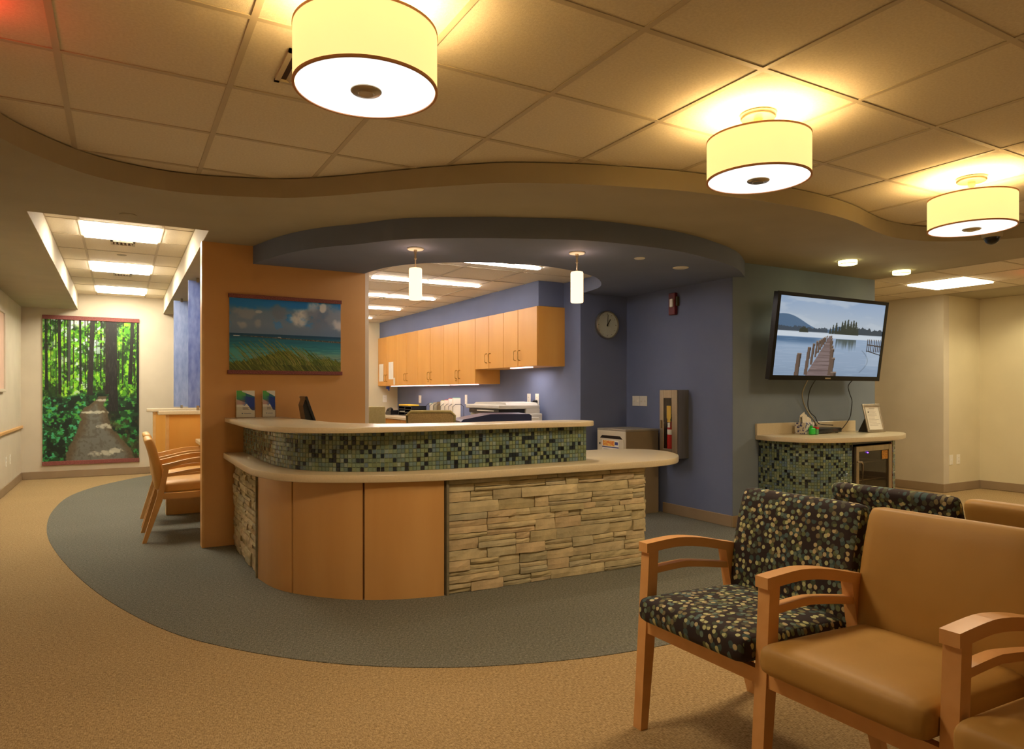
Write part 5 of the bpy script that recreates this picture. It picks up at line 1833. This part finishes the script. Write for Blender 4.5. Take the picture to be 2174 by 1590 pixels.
# brochure holders on the upper counter
def brochures(x, y, w, label):
    t = thing('brochure_holder', label, 'brochure holder', (x + w / 2, y, 1.012), 'brochure holders')
    z = 1.013
    hd = MB()
    hd.box(x, x + w, y + .038, y + .041, z, z + .17).box(x, x + w, y, y + .003, z, z + .085).box(x, x + .003, y, y + .041, z, z + .12).box(x + w - .003, x + w, y, y + .041, z, z + .12).box(x, x + w, y, y + .041, z, z + .003)
    part('holder', hd, M_ACRYL, t)
    W_, H_ = 60, 96
    Y, X = np.mgrid[0:H_, 0:W_]
    xx, yy = (X + .5) / W_, (Y + .5) / H_
    img = np.zeros((H_, W_, 3))
    blend(img, np.ones((H_, W_)), (226, 224, 214))
    blend(img, ((yy < .32 + .25 * xx)) * 1.0, (40, 110, 130))
    blend(img, ((yy < .34 + .22 * xx) & (xx < .5)) * sstep(.6, .0, yy), (90, 176, 84))
    blend(img, ((yy > .16 + .10 * xx) & (yy < .42 + .36 * xx)) * sstep(.2, .7, xx), (28, 62, 150))
    blend(img, ((yy < .22 - .26 * (1 - xx) + .0) & (xx > .3)) * 1.0, (222, 222, 212))
    blend(img, ((yy > .34) & (yy < .52) & (xx < .45)) * .5, (150, 90, 90))
    blend(img, (yy > .50 + 1.3 * np.abs(xx - .55) ** 1.3) * 1.0, (232, 228, 218))
    blend(img, (yy > .74) * 1.0, (232, 228, 218))
    for k, (a, b) in enumerate(((.62, .40), (.66, .30), (.70, .36))):
        blend(img, ((np.abs(yy - a) < .010) & (xx > .34) & (xx < .34 + b)) * .8, (70, 70, 80))
    blend(img, ((np.abs(yy - .86) < .012) & (xx > .40) & (xx < .80)) * .6, (110, 120, 150))
    blend(img, ((np.abs(yy - .855) < .02) & (xx > .28) & (xx < .35)) * .8, (60, 80, 130))
    bk = part('brochure_stack', MB().bevbox(x + .006, x + w - .006, y + .008, y + .034, z + .004, z + .212, .001), M_PAPER, t)
    picture_mesh('cover_print', img, (x + .006, y + .0075, z + .212), (w - .012, 0, 0), (0, 0, -.208), M_PRINT, bk)


brochures(.775, 5.67, .145, 'wider brochure holder with blue and white leaflets, nearer the counter end')
brochures(.975, 5.70, .105, 'narrower brochure holder with blue and white leaflets, right one of the pair')

# ------------------------------------------------------------------ check in booths along the corridor
for (yb, xl, ztop, lab, grp) in ((7.70, .395, 1.025, 'nearer maple partition with a white top between the check in seats', 0), (9.50, .345, 1.01, 'farther maple partition with a white top toward the back wall', 1)):
    t = thing('booth_partition', lab, 'partition', (1.1, yb, 0), 'check in partitions')
    part('panel', MB().box(xl + .03, 1.80, yb, yb + .05, .003, ztop - .04), M_CAB, t)
    part('end_post', MB().bevbox(xl, xl + .03, yb - .003, yb + .053, .003, ztop - .04, .002), M_BEECH2, t)
    part('cap', MB().bevbox(xl - .07, 1.80, yb - .02, yb + .10, ztop - .04, ztop, .006), M_STONE, t)
for (yb, xg, lab) in ((7.70, .60, 'blue translucent panel above the nearer partition, taller looking one'), (9.50, .575, 'blue translucent panel above the farther partition')):
    t = thing('glass_screen', lab, 'glass screen', (1.0, yb, 1.05), 'blue hanging screens')
    part('panel', MB().box(xg, 1.55, yb + .02, yb + .032, 1.055 if yb < 8 else 1.03, 2.355), M_RESIN if yb < 8 else M_RESIN_LIT, t)
    for xx in (xg + .09, 1.4):
        part('clip', MB().bevbox(xx - .014, xx + .014, yb + .014, yb + .038, 2.34, 2.386, .002).bevbox(xx - .014, xx + .014, yb + .014, yb + .038, 1.025 if yb < 8 else 1.01, 1.075 if yb < 8 else 1.05, .002), M_STEEL, t)
t = thing('check_in_desk', 'pale topped check in desk beyond the ochre wall, its corner showing', 'desk', (1.0, 6.9, 0))
part('desktop', slab([(.66, 6.0), (.66, 7.65), (1.75, 7.65), (1.75, 6.0)][::-1], .70, .74), M_STONE, t)
part('desk_panel', MB().box(.95, .98, 6.0, 7.65, .003, .70), M_WOODP, t)
part('plinth', MB().box(.39, .95, 7.55, 7.69, .003, .16), M_WOODP, t)

# ------------------------------------------------------------------ chairs
LY = .0


def frame_parts(t, y, fm, rail=True, splay=.13):
    """a side frame in the plane y: front leg, rear leg, armrest, arm rail, side rail; front is -x"""
    tk = .021
    part('leg', MB().extr([(-.018, 0), (.014, 0), (.046, .30), (.066, .645), (.022, .645), (.004, .34)], 'y', y - tk, y + tk), fm, t, local=True)
    part('leg', MB().extr([(.575, 0), (.605, 0), (.502, .36), (.448, .605), (.408, .615), (.462, .33)], 'y', y - tk, y + tk), fm, t, local=True)
    up, lo = [], []
    for k in range(13):
        u = k / 12
        x = .010 + u * .452
        z = .668 + .009 * math.sin(PI * min(1, u * 1.15)) - .044 * max(0, u - .3) ** 1.4 / .7 ** 1.4
        up.append((x, z))
        lo.append((x, z - .034))
    part('armrest', MB().extr(up + lo[::-1], 'y', y - tk - .002, y + tk + .002), fm, t, local=True)
    up, lo = [], []
    for k in range(13):
        u = k / 12
        x = .050 + u * .385
        z = .566 + .006 * math.sin(PI * min(1, u * 1.1)) - .026 * max(0, u - .4) / .6
        up.append((x, z + .011))
        lo.append((x, z - .012))
    part('arm_rail', MB().extr(up + lo[::-1], 'y', y - tk + .004, y + tk - .004), fm, t, local=True)
    part('side_rail', MB().box(.045, .455, y - tk + .004, y + tk - .004, .345, .392), fm, t, local=True)


def seat_parts(t, y0, y1, m, fm, dots=False, gap=.016, bx=0.0):
    """y0, y1 are the centre planes of the two side frames"""
    w = (y1 - y0) / 2 - .024
    wb = (y1 - y0) / 2 - .008
    yc = (y0 + y1) / 2
    sm = cushion(.250, w, .044, .032, 10, .012).xf(Matrix.Translation((.206, yc, .437)) @ Matrix.Rotation(R(2), 4, 'Y'))
    o = part('seat', sm, m, t, True, local=True)
    if dots:
        o['label'] = 'dotted seat cushion'
        uv_planar(o.data, lambda co, n: (co.x + .5, co.z * 1.0) if abs(n.y) > .8 else (co.y, co.x + co.z))
    A = Matrix.Translation((.494 + bx, yc, .630)) @ Matrix.Rotation(R(11), 4, 'Y')
    bm_ = cushion(.034, wb, .212, .03, 10, 0)
    vs = []
    for p in bm_.v:  # gentle lumbar curve
        vs.append((p[0] - .010 * math.cos(p[2] / .212 * PI / 2) + .010 * (p[2] / .212) ** 2, p[1], p[2]))
    bm_.v = vs
    o = part('backrest', bm_.xf(A), m, t, True, local=True)
    if dots:
        o['label'] = 'dotted backrest cushion'
        uv_planar(o.data, lambda co, n: (co.x + .3, co.z) if abs(n.y) > .8 else (co.y + .37, co.z + co.x))
    part('front_rail', MB().box(.012, .040, y0 + .022, y1 - .022, .345, .390), fm, t, local=True)
    part('back_rail', MB().box(.455, .48, y0 + .022, y1 - .022, .345, .390), fm, t, local=True)


t = thing('waiting_bench', 'front row of joined waiting chairs, dotted seat then tan seats, beech arms', 'chair row', (1.637, 0, 0))
fy = [1.928, 1.398, .868, .338]
for y in fy:
    frame_parts(t, y, M_BEECH)
for k in range(3):
    seat_parts(t, fy[k + 1], fy[k], M_DOTS if k == 0 else M_VINYL, M_BEECH, k == 0)
t = thing('waiting_bench', 'second row of joined waiting chairs, turned away behind the front row', 'chair row', (3.16, 2.2, 0))
fy2 = [.34, .862, 1.384]
for y in fy2:
    frame_parts(t, y, M_BEECH)
for k in range(2):
    seat_parts(t, fy2[k], fy2[k + 1], M_DOTS if k == 0 else M_VINYL, M_BEECH, k == 0)
t.rotation_euler = (0, 0, PI)

ch = thing('guest_armchair', 'nearer honey coloured guest armchair beside the ochre wall', 'armchair', (.755, 6.48, 0), 'guest armchairs at the check in desk')
for y in (-.24, .24):
    frame_parts(ch, y, M_BEECH2)
seat_parts(ch, -.24, .24, M_VINYLP, M_BEECH2, bx=.02)
ch.rotation_euler = (0, 0, PI)
c2 = copy_tree(ch)
c2.location = (.765, 7.22, 0)
c2['label'] = 'farther honey coloured guest armchair, mostly hidden by the nearer one'
